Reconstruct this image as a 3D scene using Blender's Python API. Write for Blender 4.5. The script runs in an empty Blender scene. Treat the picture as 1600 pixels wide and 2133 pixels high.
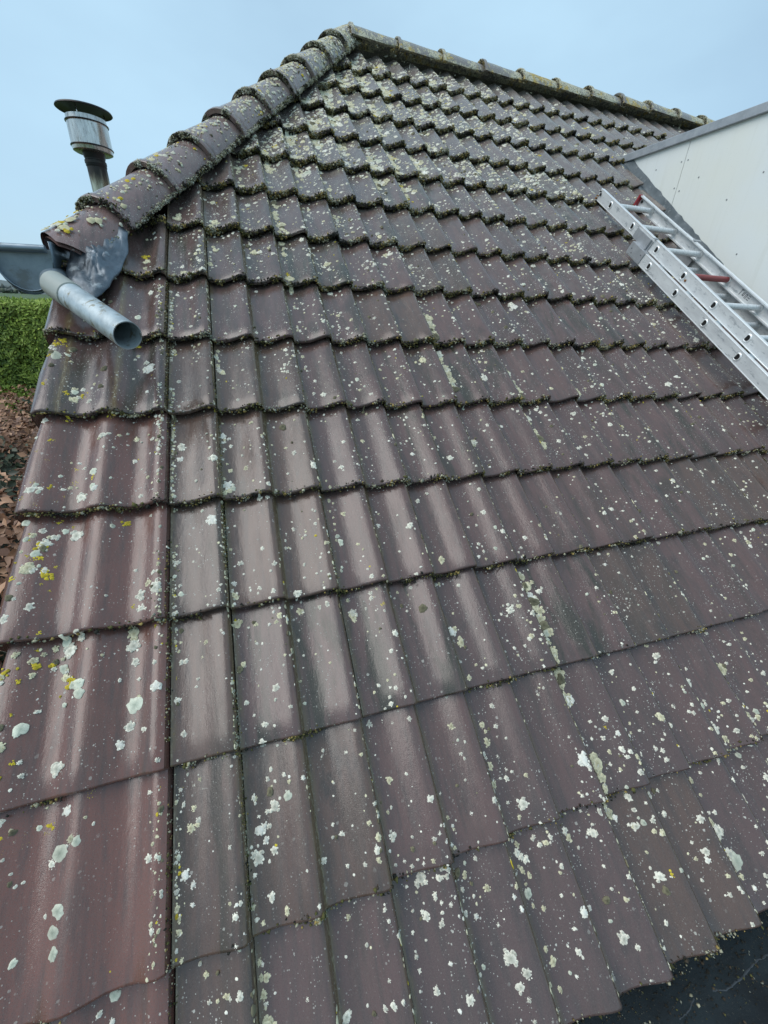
import bpy, bmesh, math, random
import numpy as np
from mathutils import Vector, Matrix

R = math.radians
scene = bpy.context.scene
col = scene.collection
TH = R(37.0)
CT, ST = math.cos(TH), math.sin(TH)

# ------------------------------------------------------------------ camera
cam_d = bpy.data.cameras.new('camera')
cam_o = bpy.data.objects.new('camera', cam_d)
col.objects.link(cam_o)
cam_d.sensor_fit = 'HORIZONTAL'
cam_d.sensor_width = 36.0
cam_d.lens = 36.0 * 829.96 / 1600.0
cam_d.clip_start = 0.02
cam_d.clip_end = 6000
right = Vector((0.9515085509359238, -0.3049507753854296, 0.04045370301437701))
up = Vector((0.1056636377079217, 0.4474940586942102, 0.8880226703733671))
back = Vector((-0.2889059936416675, -0.8406866788659033, 0.45801663158961936))
m = Matrix.Identity(4)
for i in range(3):
    m[i][0] = right[i]; m[i][1] = up[i]; m[i][2] = back[i]
m.translation = Vector((0.26125, -0.65130, 0.95326))
cam_o.matrix_world = m
scene.camera = cam_o

# ------------------------------------------------------------------ sky, sun, exposure
world = bpy.data.worlds.new('World'); scene.world = world
world.use_nodes = True
nt = world.node_tree; nt.nodes.clear()
SUN_EL, SUN_ROT = R(53), R(264)
sky = nt.nodes.new('ShaderNodeTexSky'); sky.sky_type = 'NISHITA'; sky.sun_disc = False
sky.sun_elevation = SUN_EL; sky.sun_rotation = SUN_ROT; sky.air_density = 1.0; sky.dust_density = 1.5; sky.ozone_density = 1.5
tc = nt.nodes.new('ShaderNodeTexCoord')
mp = nt.nodes.new('ShaderNodeMapping'); mp.inputs['Scale'].default_value = (1.0, 1.0, 2.2)
nz = nt.nodes.new('ShaderNodeTexNoise'); nz.inputs['Scale'].default_value = 1.6; nz.inputs['Detail'].default_value = 5; nz.inputs['Roughness'].default_value = .5
rp = nt.nodes.new('ShaderNodeValToRGB')
rp.color_ramp.elements[0].position = .35; rp.color_ramp.elements[0].color = (.62, .62, .62, 1)
rp.color_ramp.elements[1].position = .70; rp.color_ramp.elements[1].color = (.93, .93, .93, 1)
mx = nt.nodes.new('ShaderNodeMix'); mx.data_type = 'RGBA'
mx.inputs[7].default_value = (4.7, 6.9, 8.6, 1)
bg = nt.nodes.new('ShaderNodeBackground'); bg.inputs['Strength'].default_value = .077
wo = nt.nodes.new('ShaderNodeOutputWorld')
nt.links.new(tc.outputs['Generated'], mp.inputs['Vector']); nt.links.new(mp.outputs[0], nz.inputs['Vector'])
nt.links.new(nz.outputs[0], rp.inputs[0]); nt.links.new(rp.outputs[0], mx.inputs[0])
nt.links.new(sky.outputs[0], mx.inputs[6]); nt.links.new(mx.outputs[2], bg.inputs['Color'])
nt.links.new(bg.outputs[0], wo.inputs[0])

sun_d = bpy.data.lights.new('sun', 'SUN'); sun_d.energy = 1.3; sun_d.angle = R(50); sun_d.color = (1.0, .95, .90)
sun_o = bpy.data.objects.new('sun', sun_d); col.objects.link(sun_o)
az = SUN_ROT
sdir = Vector((math.sin(az) * math.cos(SUN_EL), math.cos(az) * math.cos(SUN_EL), math.sin(SUN_EL)))
sun_o.rotation_euler = sdir.to_track_quat('Z', 'Y').to_euler()
vs = scene.view_settings
vs.view_transform = 'Standard'; vs.look = 'None'; vs.exposure = 0.60; vs.gamma = 1.0; vs.use_curve_mapping = False
scene.render.engine = 'CYCLES'

# ------------------------------------------------------------------ helpers
def tag(o, label=None, cat=None, group=None, kind=None):
    if label: o['label'] = label
    if cat: o['category'] = cat
    if group: o['group'] = group
    if kind: o['kind'] = kind
    return o

def link(name, me, parent=None, mat=None):
    o = bpy.data.objects.new(name, me)
    col.objects.link(o)
    if mat is not None and me is not None and not me.materials: me.materials.append(mat)
    if parent: o.parent = parent
    return o

def empty(name, loc=(0, 0, 0), rot=(0, 0, 0), parent=None):
    o = bpy.data.objects.new(name, None); col.objects.link(o)
    o.location = loc; o.rotation_euler = rot; o.empty_display_size = .05
    if parent: o.parent = parent
    return o

def mesh(name, V, F, smooth=False):
    me = bpy.data.meshes.new(name)
    me.from_pydata([tuple(v) for v in V], [], [tuple(int(i) for i in f) for f in F])
    if smooth: me.polygons.foreach_set('use_smooth', [True] * len(me.polygons))
    me.update()
    return me

def fastmesh(name, V, T, cols=None, smooth=True, n=3):
    """numpy verts (N,3), faces (M,n), per-vertex colours (N,3)"""
    me = bpy.data.meshes.new(name)
    V = np.asarray(V, np.float32); T = np.asarray(T, np.int32)
    me.vertices.add(len(V)); me.vertices.foreach_set('co', V.ravel())
    me.loops.add(T.size); me.loops.foreach_set('vertex_index', T.ravel())
    me.polygons.add(len(T)); me.polygons.foreach_set('loop_start', np.arange(0, T.size, n, dtype=np.int32))
    try: me.polygons.foreach_set('loop_total', np.full(len(T), n, np.int32))
    except Exception: pass
    if smooth: me.polygons.foreach_set('use_smooth', np.ones(len(T), bool))
    if cols is not None:
        a = me.color_attributes.new('tone', 'FLOAT_COLOR', 'POINT')
        c = np.ones((len(V), 4), np.float32); c[:, :3] = cols
        a.data.foreach_set('color', c.ravel())
    me.update(calc_edges=True); me.validate()
    return me

def bm_box(bm, x0, x1, y0, y1, z0, z1, bev=0):
    vs_ = [bm.verts.new(p) for p in [(x0, y0, z0), (x1, y0, z0), (x1, y1, z0), (x0, y1, z0), (x0, y0, z1), (x1, y0, z1), (x1, y1, z1), (x0, y1, z1)]]
    fs = [bm.faces.new([vs_[i] for i in q]) for q in [(0, 3, 2, 1), (4, 5, 6, 7), (0, 1, 5, 4), (1, 2, 6, 5), (2, 3, 7, 6), (3, 0, 4, 7)]]
    if bev:
        es = list({e for f in fs for e in f.edges})
        bmesh.ops.bevel(bm, geom=es, offset=bev, segments=2, affect='EDGES', profile=.5)

def bm_mesh(name, bm, smooth=False):
    bmesh.ops.recalc_face_normals(bm, faces=bm.faces)
    me = bpy.data.meshes.new(name); bm.to_mesh(me); bm.free()
    if smooth: me.polygons.foreach_set('use_smooth', [True] * len(me.polygons))
    return me

def box(name, x0, x1, y0, y1, z0, z1, mat, parent=None, bev=0):
    bm = bmesh.new(); bm_box(bm, x0, x1, y0, y1, z0, z1, bev)
    return link(name, bm_mesh(name, bm), parent, mat)

def frame_of(a, b):
    z = (Vector(b) - Vector(a)).normalized()
    x = z.cross(Vector((0, 0, 1)))
    if x.length < 1e-3: x = Vector((1, 0, 0))
    x.normalize(); y = z.cross(x)
    return x, y, z

def tube_mesh(name, pts, radii, n=24, caps=(True, True), smooth=True):
    V = []; F = []
    pts = [Vector(p) for p in pts]
    for i, (p, r) in enumerate(zip(pts, radii)):
        a = pts[max(0, i - 1)]; b = pts[min(len(pts) - 1, i + 1)]
        if (b - a).length < 1e-7: a, b = pts[0], pts[-1]
        x, y, z = frame_of(a, b)
        for k in range(n):
            t = 2 * math.pi * k / n
            V.append(p + (x * math.cos(t) + y * math.sin(t)) * r)
    for i in range(len(pts) - 1):
        for k in range(n):
            F.append((i * n + k, i * n + (k + 1) % n, (i + 1) * n + (k + 1) % n, (i + 1) * n + k))
    if caps[0]: F.append(tuple(reversed(range(n))))
    if caps[1]: F.append(tuple(range((len(pts) - 1) * n, len(pts) * n)))
    me = mesh(name, V, F)
    bm = bmesh.new(); bm.from_mesh(me); bmesh.ops.recalc_face_normals(bm, faces=bm.faces)
    for f in bm.faces: f.smooth = smooth and len(f.verts) == 4
    for e in bm.edges:
        if len(e.link_faces) == 2 and e.calc_face_angle(0) > R(40): e.smooth = False
    bm.to_mesh(me); bm.free()
    return me

def lathe(name, prof, center, n=40, axis=Vector((0, 0, 1))):
    return tube_profile(name, [(Vector(center) + axis * z, r) for r, z in prof], n)

def tube_profile(name, pr, n):
    V = []; F = []
    for p, r in pr:
        for k in range(n):
            t = 2 * math.pi * k / n
            V.append(p + Vector((math.cos(t) * r, math.sin(t) * r, 0)))
    for i in range(len(pr) - 1):
        for k in range(n):
            F.append((i * n + k, i * n + (k + 1) % n, (i + 1) * n + (k + 1) % n, (i + 1) * n + k))
    me = mesh(name, V, F)
    bm = bmesh.new(); bm.from_mesh(me)
    for f in bm.faces: f.smooth = True
    for e in bm.edges:
        if len(e.link_faces) == 2 and e.calc_face_angle(0) > R(35): e.smooth = False
    bm.to_mesh(me); bm.free()
    return me

# ------------------------------------------------------------------ node helper
class N:
    def __init__(s, name):
        s.mat = bpy.data.materials.new(name); s.mat.use_nodes = True
        s.nt = s.mat.node_tree; s.nt.nodes.clear()
        s.out = s.nt.nodes.new('ShaderNodeOutputMaterial')
        s.b = s.nt.nodes.new('ShaderNodeBsdfPrincipled')
        s.nt.links.new(s.b.outputs[0], s.out.inputs[0])
    def node(s, t, **k):
        n = s.nt.nodes.new(t)
        for a, v in k.items(): setattr(n, a, v)
        return n
    def set(s, sock, v):
        if hasattr(v, 'is_linked') or isinstance(v, bpy.types.NodeSocket): s.nt.links.new(v, sock)
        elif isinstance(v, (tuple, list)) and len(v) == 3 and sock.type == 'RGBA': sock.default_value = (*v, 1)
        else: sock.default_value = v
    def pos(s): return s.node('ShaderNodeNewGeometry').outputs['Position']
    def roofpos(s):
        vr = s.node('ShaderNodeVectorRotate', rotation_type='X_AXIS')
        s.set(vr.inputs['Vector'], s.pos()); vr.inputs['Angle'].default_value = -TH
        return vr.outputs[0]
    def map(s, v, scale=(1, 1, 1), loc=(0, 0, 0)):
        m_ = s.node('ShaderNodeMapping'); s.set(m_.inputs['Vector'], v)
        m_.inputs['Scale'].default_value = scale; m_.inputs['Location'].default_value = loc
        return m_.outputs[0]
    def noise(s, v, scale, detail=4, rough=.55, dist=0):
        n = s.node('ShaderNodeTexNoise'); s.set(n.inputs['Vector'], v)
        n.inputs['Scale'].default_value = scale; n.inputs['Detail'].default_value = detail
        n.inputs['Roughness'].default_value = rough; n.inputs['Distortion'].default_value = dist
        return n.outputs[0]
    def vor(s, v, scale):
        n = s.node('ShaderNodeTexVoronoi'); s.set(n.inputs['Vector'], v); n.inputs['Scale'].default_value = scale
        return n.outputs['Distance'], n.outputs['Color']
    def math(s, op, a, b=0, c=0, clamp=False):
        n = s.node('ShaderNodeMath', operation=op); n.use_clamp = clamp
        s.set(n.inputs[0], a); s.set(n.inputs[1], b)
        if len(n.inputs) > 2: s.set(n.inputs[2], c)
        return n.outputs[0]
    def sm(s, v, a, b, lo=0, hi=1):
        n = s.node('ShaderNodeMapRange', interpolation_type='SMOOTHSTEP')
        s.set(n.inputs[0], v); n.inputs[1].default_value = a; n.inputs[2].default_value = b
        n.inputs[3].default_value = lo; n.inputs[4].default_value = hi
        return n.outputs[0]
    def mix(s, f, a, b):
        n = s.node('ShaderNodeMix', data_type='RGBA')
        s.set(n.inputs[0], f); s.set(n.inputs[6], a); s.set(n.inputs[7], b)
        return n.outputs[2]
    def sep(s, v):
        n = s.node('ShaderNodeSeparateXYZ'); s.set(n.inputs[0], v); return n.outputs
    def rgb(s, v):
        n = s.node('ShaderNodeSeparateColor'); s.set(n.inputs[0], v); return n.outputs
    def vadd(s, a, b, k=1.0):
        n = s.node('ShaderNodeVectorMath', operation='MULTIPLY_ADD')
        s.set(n.inputs[0], b); n.inputs[1].default_value = (k, k, k); s.set(n.inputs[2], a)
        return n.outputs[0]
    def bump(s, h, strength, dist, normal=None):
        n = s.node('ShaderNodeBump'); s.set(n.inputs['Height'], h)
        n.inputs['Strength'].default_value = strength; n.inputs['Distance'].default_value = dist
        if normal is not None: s.set(n.inputs['Normal'], normal)
        return n.outputs[0]
    def fin(s, color=None, rough=None, metal=None, normal=None, **k):
        if color is not None: s.set(s.b.inputs['Base Color'], color)
        if rough is not None: s.set(s.b.inputs['Roughness'], rough)
        if metal is not None: s.set(s.b.inputs['Metallic'], metal)
        if normal is not None: s.set(s.b.inputs['Normal'], normal)
        for a, v in k.items(): s.set(s.b.inputs[a.replace('_', ' ')], v)
        return s.mat

def tile_material(name, ca, cb, grimy=.5, seams=True, speck=1.0, crust=None):
    n = N(name)
    P = n.roofpos(); x, y, z = n.sep(P)
    rnd = n.node('ShaderNodeObjectInfo').outputs['Random']
    big = n.noise(P, 2.2, 3)
    base = n.mix(n.math('MULTIPLY_ADD', rnd, .7, n.math('MULTIPLY', big, .4)), ca, cb)
    # streaked film of algae and soot running down the slope
    st = n.noise(n.map(P, (16, 3.0, 6)), 1.0, 6, .62, .6)
    st2 = n.noise(n.map(P, (55, 7, 20)), 1.0, 4, .6)
    base = n.mix(n.math('MULTIPLY', n.sm(st2, .42, .7), .55), base, (.062, .052, .048))
    r2 = n.math('FRACT', n.math('MULTIPLY', rnd, 7.31))
    alg = n.math('MULTIPLY_ADD', n.math('POWER', r2, 3.0), 1.3, .12, clamp=True)
    base = n.mix(n.math('MULTIPLY', n.math('MULTIPLY', n.sm(st, .46, .64), alg), grimy), base, (.034, .034, .022))
    base = n.mix(n.math('MULTIPLY', n.sm(n.noise(n.map(P, (1, .55, 1)), 8, 6, .68), .54, .70), .5 * grimy), base, (.030, .032, .028))
    gr = n.noise(P, 420, 3, .7)
    base = n.mix(n.sm(gr, .42, .72, 0, .55), base, (.13, .10, .085))
    base = n.mix(n.sm(n.noise(P, 650, 2, .8), .55, .72, 0, .6), base, (.022, .018, .016))
    if seams:
        t = n.math('FRACT', n.math('MULTIPLY', n.math('ADD', x, 3.0 * .15 * 10), 1 / .15))
        d = n.math('MINIMUM', t, n.math('SUBTRACT', 1.0, t))
        j = n.noise(n.map(P, (60, 14, 60)), 1.0, 5, .7)
        dirt = n.math('MAXIMUM', n.math('MULTIPLY', n.sm(d, .13, .01), n.sm(j, .36, .58)), n.math('MULTIPLY', n.sm(d, .045, .02), n.sm(j, .25, .45)))
        base = n.mix(n.math('MULTIPLY', dirt, .75), base, (.17, .12, .062))
        d2 = n.math('MULTIPLY', n.sm(d, .05, .0), n.sm(n.noise(n.map(P, (200, 50, 200)), 1.0, 4, .7), .50, .62))
        base = n.mix(n.math('MULTIPLY', d2, .7), base, (.33, .29, .19))
    wob = n.noise(P, 260, 3, .6)
    # pinhead lichens
    mask = 0
    hi = n.sm(y, .6, 4.2, 0, 1)
    for sc, cut, rr in ((150, .90, .30), (80, .92, .27), (300, .89, .34)):
        dist, cc = n.vor(P, sc)
        r_, g_, b_ = n.rgb(cc)
        thr = n.math('SUBTRACT', cut + (1 - speck) * .1, n.math('MULTIPLY', hi, .22))
        on = n.math('GREATER_THAN', r_, thr)
        dd = n.math('MULTIPLY_ADD', n.math('SUBTRACT', wob, .5), .5, dist)
        rad = n.math('MULTIPLY_ADD', g_, .22, rr - .16)
        m_ = n.math('MULTIPLY', on, n.math('LESS_THAN', dd, rad))
        mask = m_ if isinstance(mask, int) else n.math('MAXIMUM', mask, m_)
    clump = n.math('MULTIPLY', n.sm(n.noise(P, 9, 4, .6), .40, .60), n.sm(rnd, -.3, .7))
    mask = n.math('MULTIPLY', mask, n.math('MULTIPLY_ADD', clump, .95, .05))
    lc = n.mix(n.noise(P, 60, 2), (.42, .40, .33), (.66, .66, .60))
    base = n.mix(n.math('MULTIPLY', mask, .85), base, lc)
    cr = None
    film = n.math('MULTIPLY', n.math('MULTIPLY', n.sm(n.noise(n.map(P, (1, .6, 1)), 24, 6, .75, .5), .46, .62), n.sm(y, 1.2, 3.6)), n.sm(n.noise(P, 1.7, 2), .35, .6, .45, 1))
    base = n.mix(n.math('MULTIPLY', film, .6), base, (.26, .25, .20))
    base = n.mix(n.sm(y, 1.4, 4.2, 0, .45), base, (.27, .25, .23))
    if crust:
        # crustose cover: patchy, pale, with ochre
        c0 = n.noise(n.map(P, (1, .7, 1)), 38, 6, .72, .4)
        fld = n.noise(P, 5, 3)
        cr = n.sm(n.math('MULTIPLY_ADD', n.math('SUBTRACT', fld, .5), .9, c0), crust, crust + .06)
        cc = n.mix(n.sm(n.noise(P, 16, 3), .5, .66), (.50, .48, .36), (.50, .36, .09))
        cc = n.mix(n.sm(n.noise(P, 90, 3), .5, .62), cc, (.15, .15, .11))
        base = n.mix(cr, base, cc); mask = n.math('MAXIMUM', mask, cr)
    rough = n.sm(n.noise(n.map(P, (26, 6, 26)), 1.0, 5, .65), .3, .75,  .10, .34)
    rough = n.math('MAXIMUM', rough, n.math('MULTIPLY', mask, .8))
    h = n.math('MULTIPLY_ADD', n.noise(P, 500, 2, .6), .35, n.math('MULTIPLY', n.noise(n.map(P, (110, 34, 110)), 1.0, 4, .6), 1.0))
    nm = n.bump(h, .5, .0012)
    nm = n.bump(mask, .5, .0012, nm)
    return n.fin(base, rough, 0, nm, IOR=1.5, Specular_IOR_Level=.62)

def attr_material(name, rough=.85, bump=(300, .5, .001), gain=1.0, translucent=False, var=.35):
    n = N(name)
    a = n.node('ShaderNodeAttribute'); a.attribute_name = 'tone'
    P = n.pos()
    v = n.sm(n.noise(P, bump[0] * .6, 3, .7), .3, .7)
    c = n.mix(n.math('MULTIPLY', v, var), a.outputs['Color'], n.mix(.55, a.outputs['Color'], (.02, .02, .015)))
    return n.fin(c, rough, 0, n.bump(n.noise(P, bump[0], 4, .7), bump[1], bump[2]))

def metal_material(name, ca, cb, rough=(.25, .5), metal=.85, scale=20, stretch=(1, 1, 1), spots=None, b=.1):
    n = N(name)
    tcn = n.node('ShaderNodeTexCoord').outputs['Object']
    P = n.map(tcn, stretch)
    v = n.noise(P, scale, 6, .65, .3)
    c = n.mix(n.sm(v, .35, .68), ca, cb)
    if spots:
        c = n.mix(n.math('MULTIPLY', n.sm(n.noise(P, scale * 1.7, 6, .7), .54, .66), .85), c, spots)
    c = n.mix(n.math('MULTIPLY', n.sm(n.noise(tcn, 240, 3, .8), .55, .8), .3), c, (.12, .12, .11))
    return n.fin(c, n.sm(n.noise(P, scale * 2.2, 4, .6), .3, .7, *rough), metal, n.bump(v, b, .002))

def plain(name, c, rough=.5, metal=0, grain=.15, scale=60, b=.1):
    n = N(name); P = n.node('ShaderNodeTexCoord').outputs['Object']
    v = n.noise(P, scale, 5, .65)
    cc = n.mix(n.math('MULTIPLY', v, grain), c, tuple(q * .4 for q in c))
    return n.fin(cc, rough, metal, n.bump(v, b, .001))

M_tile = tile_material('wet_brown_tile', (.140, .078, .068), (.096, .061, .057), .9)
M_alga = tile_material('algae_stained_tile', (.130, .076, .058), (.088, .058, .046), 1.15)
M_verge = tile_material('wet_red_brown_tile', (.190, .080, .060), (.138, .063, .051), .45, seams=False, speck=.8)
M_cap = tile_material('hip_tile_brown', (.265, .155, .138), (.235, .140, .128), .1, seams=False, speck=1.1)
M_capc = tile_material('hip_tile_crusted', (.23, .15, .13), (.20, .13, .12), .25, seams=False, speck=1.2, crust=.48)
M_ridge = tile_material('ridge_tile_crusted', (.20, .17, .15), (.17, .15, .13), .4, seams=False, speck=1.3, crust=.43)
M_moss = attr_material('moss_and_lichen_tufts', .95, (500, .6, .001))
M_lichen = attr_material('crusty_lichen', .9, (700, .5, .0006), var=.3)
M_black = plain('dark_void', (.012, .012, .012), .9)
M_zinc = metal_material('weathered_zinc', (.24, .295, .34), (.14, .18, .21), (.3, .5), .6, 9, (1, 2, 2), (.06, .075, .085))
M_zincd = metal_material('dull_zinc_plate', (.26, .31, .34), (.18, .22, .25), (.45, .65), .35, 8, (1, 1, 1), (.15, .17, .17))
M_zincp = metal_material('streaked_pale_zinc', (.50, .56, .58), (.33, .38, .40), (.35, .6), .45, 14, (1, 1, 1), (.20, .17, .10), .1)
M_pvc = plain('pale_grey_collar', (.36, .38, .34), .42, 0, .25, 30)
M_lead = metal_material('crumpled_lead', (.15, .18, .21), (.05, .065, .08), (.28, .5), .6, 9, (1, 1, 1), (.30, .34, .36), .4)
M_alu = metal_material('dull_aluminium', (.78, .80, .80), (.66, .68, .69), (.38, .55), .3, 14, (8, .6, 2), (.36, .39, .41), .05)
M_alu_edge = metal_material('bright_aluminium', (.88, .90, .90), (.80, .82, .82), (.3, .45), .3, 30)
M_alu_dark = metal_material('grey_bracket_steel', (.46, .48, .50), (.38, .40, .42), (.35, .5), .4, 20)
M_red = plain('red_plastic', (.36, .035, .045), .4, 0, .3, 80)
M_redr = plain('dull_red_rung', (.30, .062, .062), .5, 0, .4, 50)
M_bolt = plain('dark_bolt', (.05, .05, .05), .5, .5)
M_rust = plain('rusty_bolt', (.28, .12, .04), .7, .2, .5, 200)
M_trim = metal_material('grey_aluminium_trim', (.42, .45, .48), (.33, .36, .39), (.4, .6), .3, 8, (2, 2, 2), (.45, .48, .5), .1)
M_screw = plain('grey_screw', (.30, .32, .33), .5, .4)
M_sleek = metal_material('stained_steel', (.62, .62, .58), (.42, .42, .40), (.12, .3), .9, 16, (3, 3, .6), (.16, .15, .11))
def sooty(name, z0, z1):
    n = N(name); tcn = n.node('ShaderNodeTexCoord').outputs['Object']; x, y, z = n.sep(tcn)
    v = n.noise(n.map(tcn, (30, 30, 5)), 1, 5, .65)
    c = n.mix(n.sm(v, .35, .65), (.46, .47, .36), (.22, .20, .14))
    so = n.sm(n.math('MULTIPLY_ADD', n.math('SUBTRACT', v, .5), .16, z), z0, z1)
    c = n.mix(n.math('MULTIPLY', so, .96), c, (.014, .014, .014))
    return n.fin(c, n.math('MULTIPLY_ADD', so, .35, .22), n.math('MULTIPLY_ADD', so, -.6, .85), n.bump(v, .2, .002))
M_soot = plain('black_sooty_metal', (.015, .016, .017), .42, .3, .2, 30)

n = N('pale_green_panel'); P = n.pos()
c = n.mix(n.sm(n.noise(P, 1.4, 3), .35, .65), (.82, .86, .85), (.83, .85, .79))
stn = n.noise(n.map(P, (60, 30, 1.2)), 1, 4, .6)
c = n.mix(n.math('MULTIPLY', n.sm(stn, .52, .8), .14), c, (.44, .45, .36))
c = n.mix(n.math('MULTIPLY', n.sm(n.noise(P, 150, 3, .8), .66, .74), .5), c, (.25, .25, .2))
M_panel = n.fin(c, .32, 0, n.bump(n.noise(P, 3, 2), .05, .01), Specular_IOR_Level=.5)

n = N('wet_black_bitumen'); P = n.pos()
c = n.mix(n.sm(n.noise(P, 6, 5, .6), .4, .65), (.005, .008, .010), (.012, .020, .024))
c = n.mix(n.math('MULTIPLY', n.sm(n.noise(P, 160, 4, .8), .60, .68), .6), c, (.09, .085, .065))
rgh = n.sm(n.noise(P, 5, 3, .6), .35, .6, .42, .75)
nm = n.bump(n.noise(P, 500, 4, .7), .7, .002)
M_bit = n.fin(c, rgh, 0, nm, Specular_IOR_Level=.3)

n = N('grass_field'); P = n.pos()
c = n.mix(n.sm(n.noise(P, .02, 5, .6), .4, .6), (.055, .10, .03), (.085, .125, .045))
c = n.mix(n.math('MULTIPLY', n.noise(P, 3, 5, .7), .5), c, (.03, .055, .015))
M_grass = n.fin(c, .9, 0, n.bump(n.noise(P, 8, 4), .5, .05))
n = N('haze_tinted_wooded_hill'); P = n.pos()
c = n.mix(n.sm(n.noise(P, .05, 6, .7), .35, .65), (.085, .105, .10), (.13, .155, .15))  # distance haze is mixed into these greyed greens
M_hill = n.fin(c, 1.0)
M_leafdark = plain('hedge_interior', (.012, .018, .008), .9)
M_leaf = attr_material('hedge_foliage', .6, (60, .3, .002), var=.4)
M_beech = attr_material('dead_beech_leaves', .5, (80, .3, .002), var=.3)
n = N('red_brick'); tcn = n.node('ShaderNodeTexCoord').outputs['Object']
br = n.node('ShaderNodeTexBrick'); n.set(br.inputs['Vector'], tcn)
br.inputs['Color1'].default_value = (.20, .085, .055, 1); br.inputs['Color2'].default_value = (.15, .07, .05, 1)
br.inputs['Mortar'].default_value = (.22, .2, .18, 1); br.inputs['Scale'].default_value = 4.5
M_brick = n.fin(br.outputs[0], .85)

EAVE = -.004    # set-out of the eave course
DZ = -.022      # tile bed level
# ------------------------------------------------------------------ roof geometry functions (roof-local metres: U right, V up the slope, N off the plane)
C = .15; G = .33884; LT = .415; HR = .031
PROF_T = np.array([0, .03, .08, .16, .28, .38, .46, .54, .62, .70, .78, .85, .91, .95, .98, 1.0])
PROF_Z = np.array([.5, -1.0, -2.0, -2.5, -1.8, .8, 4.5, 9.5, 15.5, 21.5, 26.5, 29.4, 29.8, 27.0, 19.0, 4.0]) * .001
def prof(u):
    t = (np.asarray(u, float) / C) % 1.0
    return np.interp(t, PROF_T, PROF_Z)
VP_X = np.array([-.375, -.368, -.352, -.335, -.30, -.265, -.235, -.21, -.19, -.17, -.145, -.11, -.08, -.055, -.040, -.022, -.007])
VP_Z = np.array([-.004, .012, .024, .0265, .018, .003, -.001, .009, .021, .025, .017, -.001, -.001, .008, .020, .0265, .020])
def vprof(u): return np.interp(u, VP_X, VP_Z)
def ramp(v):
    v = np.asarray(v, float)
    s = np.where(v < -G, (v - EAVE + 2 * G) / G, (v / G) % 1.0)
    return HR * (1 - s) + DZ
def surf(u, v):
    u = np.asarray(u, float); v = np.asarray(v, float)
    return ramp(v) + np.where(u < -.006, vprof(u), prof(u))
def hip_u(v): return -.226 + .567 * (v - 1.954)
HIPD = Vector((.567, 1, 0)).normalized()          # along the hip, up
HIPP = Vector((1, -.567, 0)).normalized()         # in plane, towards the visible slope

def tile_mesh(name, X, Z, clip=None, org=(0, 0), thick=.014, lip=0.0):
    """X,Z: cross-section arrays, local; rows run from s=0 (front edge) to s=LT"""
    rows = [(.004, -thick - .002), (.0, -thick), (-.001, -.006), (.0012, -.0018), (.006, 0), (.05, 0), (G * .5, 0), (G * .98, 0), (LT, 0)]
    V = []; F = []
    nx = len(X) + 2
    for s, dz in rows:
        base = HR * (1 - s / G)
        zz = Z + base + dz
        V.append((X[0], s, zz[0] - .016))
        for xx, z1 in zip(X, zz): V.append((xx, s, z1))
        V.append((X[-1], s, zz[-1] - .016))
    for r in range(len(rows) - 1):
        for k in range(nx - 1):
            F.append((r * nx + k, r * nx + k + 1, (r + 1) * nx + k + 1, (r + 1) * nx + k))
    me = mesh(name, V, F, True)
    bm = bmesh.new(); bm.from_mesh(me)
    if clip:
        for co, no in clip:
            bmesh.ops.bisect_plane(bm, geom=bm.verts[:] + bm.edges[:] + bm.faces[:], plane_co=co, plane_no=no, clear_outer=True)
    for e in bm.edges:
        if len(e.link_faces) == 2 and e.calc_face_angle(0) > R(50): e.smooth = False
    bm.to_mesh(me); bm.free()
    return me

rng = np.random.default_rng(7); random.seed(7)

def double_section():
    X = []; Z = []
    for k in range(2):
        for t, z in zip(PROF_T, PROF_Z):
            if k == 1 and t == 0: continue
            tt = (t + k) * C
            X.append(tt); Z.append(z)
    X = np.array(X); Z = np.array(Z)
    X[0] += .0006; X[-1] -= .0006
    # the middle roll is moulded, its foot a little softer than the joint
    return X, Z
def single_section():
    X = PROF_T * C; Z = PROF_Z.copy(); X = X.copy(); X[0] += .0012; X[-1] -= .0012
    return X, Z

# ------------------------------------------------------------------ house
house = empty('house')
tag(house, 'house with a steep hipped roof of wet brown lichen-spotted tiles, filling most of the view', 'house')

# deck under the tiles (one slab, cut along the hip)
Vd = [(-.34, -.62, -.052), (5.9, -.62, -.052), (5.9, 4.5, -.052), (1.208, 4.5, -.052), (-.34, 1.77, -.052)]
Vd = Vd + [(a, b, -.095) for a, b, _ in Vd]
Fd = [(0, 1, 2, 3, 4), (9, 8, 7, 6, 5)] + [(i, i + 5, (i + 1) % 5 + 5, (i + 1) % 5) for i in range(5)]
roof = link('roof', mesh('roof', Vd, Fd), house, M_black)
roof.rotation_euler = (TH, 0, 0)

XS, ZS = double_section(); X1, Z1 = single_section()
me_double = tile_mesh('roof_tile', XS, ZS); me_double.materials.append(M_tile)
me_single = tile_mesh('roof_tile', X1, Z1); me_single.materials.append(M_tile)
# verge tile: left flap turns down, upper-left corner notched
VXs = np.concatenate([[-.378], VP_X, [-.002]]); VZs = np.concatenate([[-.055], VP_Z, [.0]])
def verge_mesh():
    me = tile_mesh('verge_tile', VXs, VZs, thick=.016)
    bm = bmesh.new(); bm.from_mesh(me)
    for v in bm.verts:
        if v.co.y > .30:
            v.co.x = max(v.co.x, -.345)
        elif v.co.y > .16 and v.co.x < -.35: pass
    bmesh.ops.recalc_face_normals(bm, faces=bm.faces)
    bm.to_mesh(me); bm.free()
    return me
me_verge = verge_mesh(); me_verge.materials.append(M_verge)
me_verge2 = me_verge.copy(); me_verge2.materials.clear(); me_verge2.materials.append(M_tile)

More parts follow.
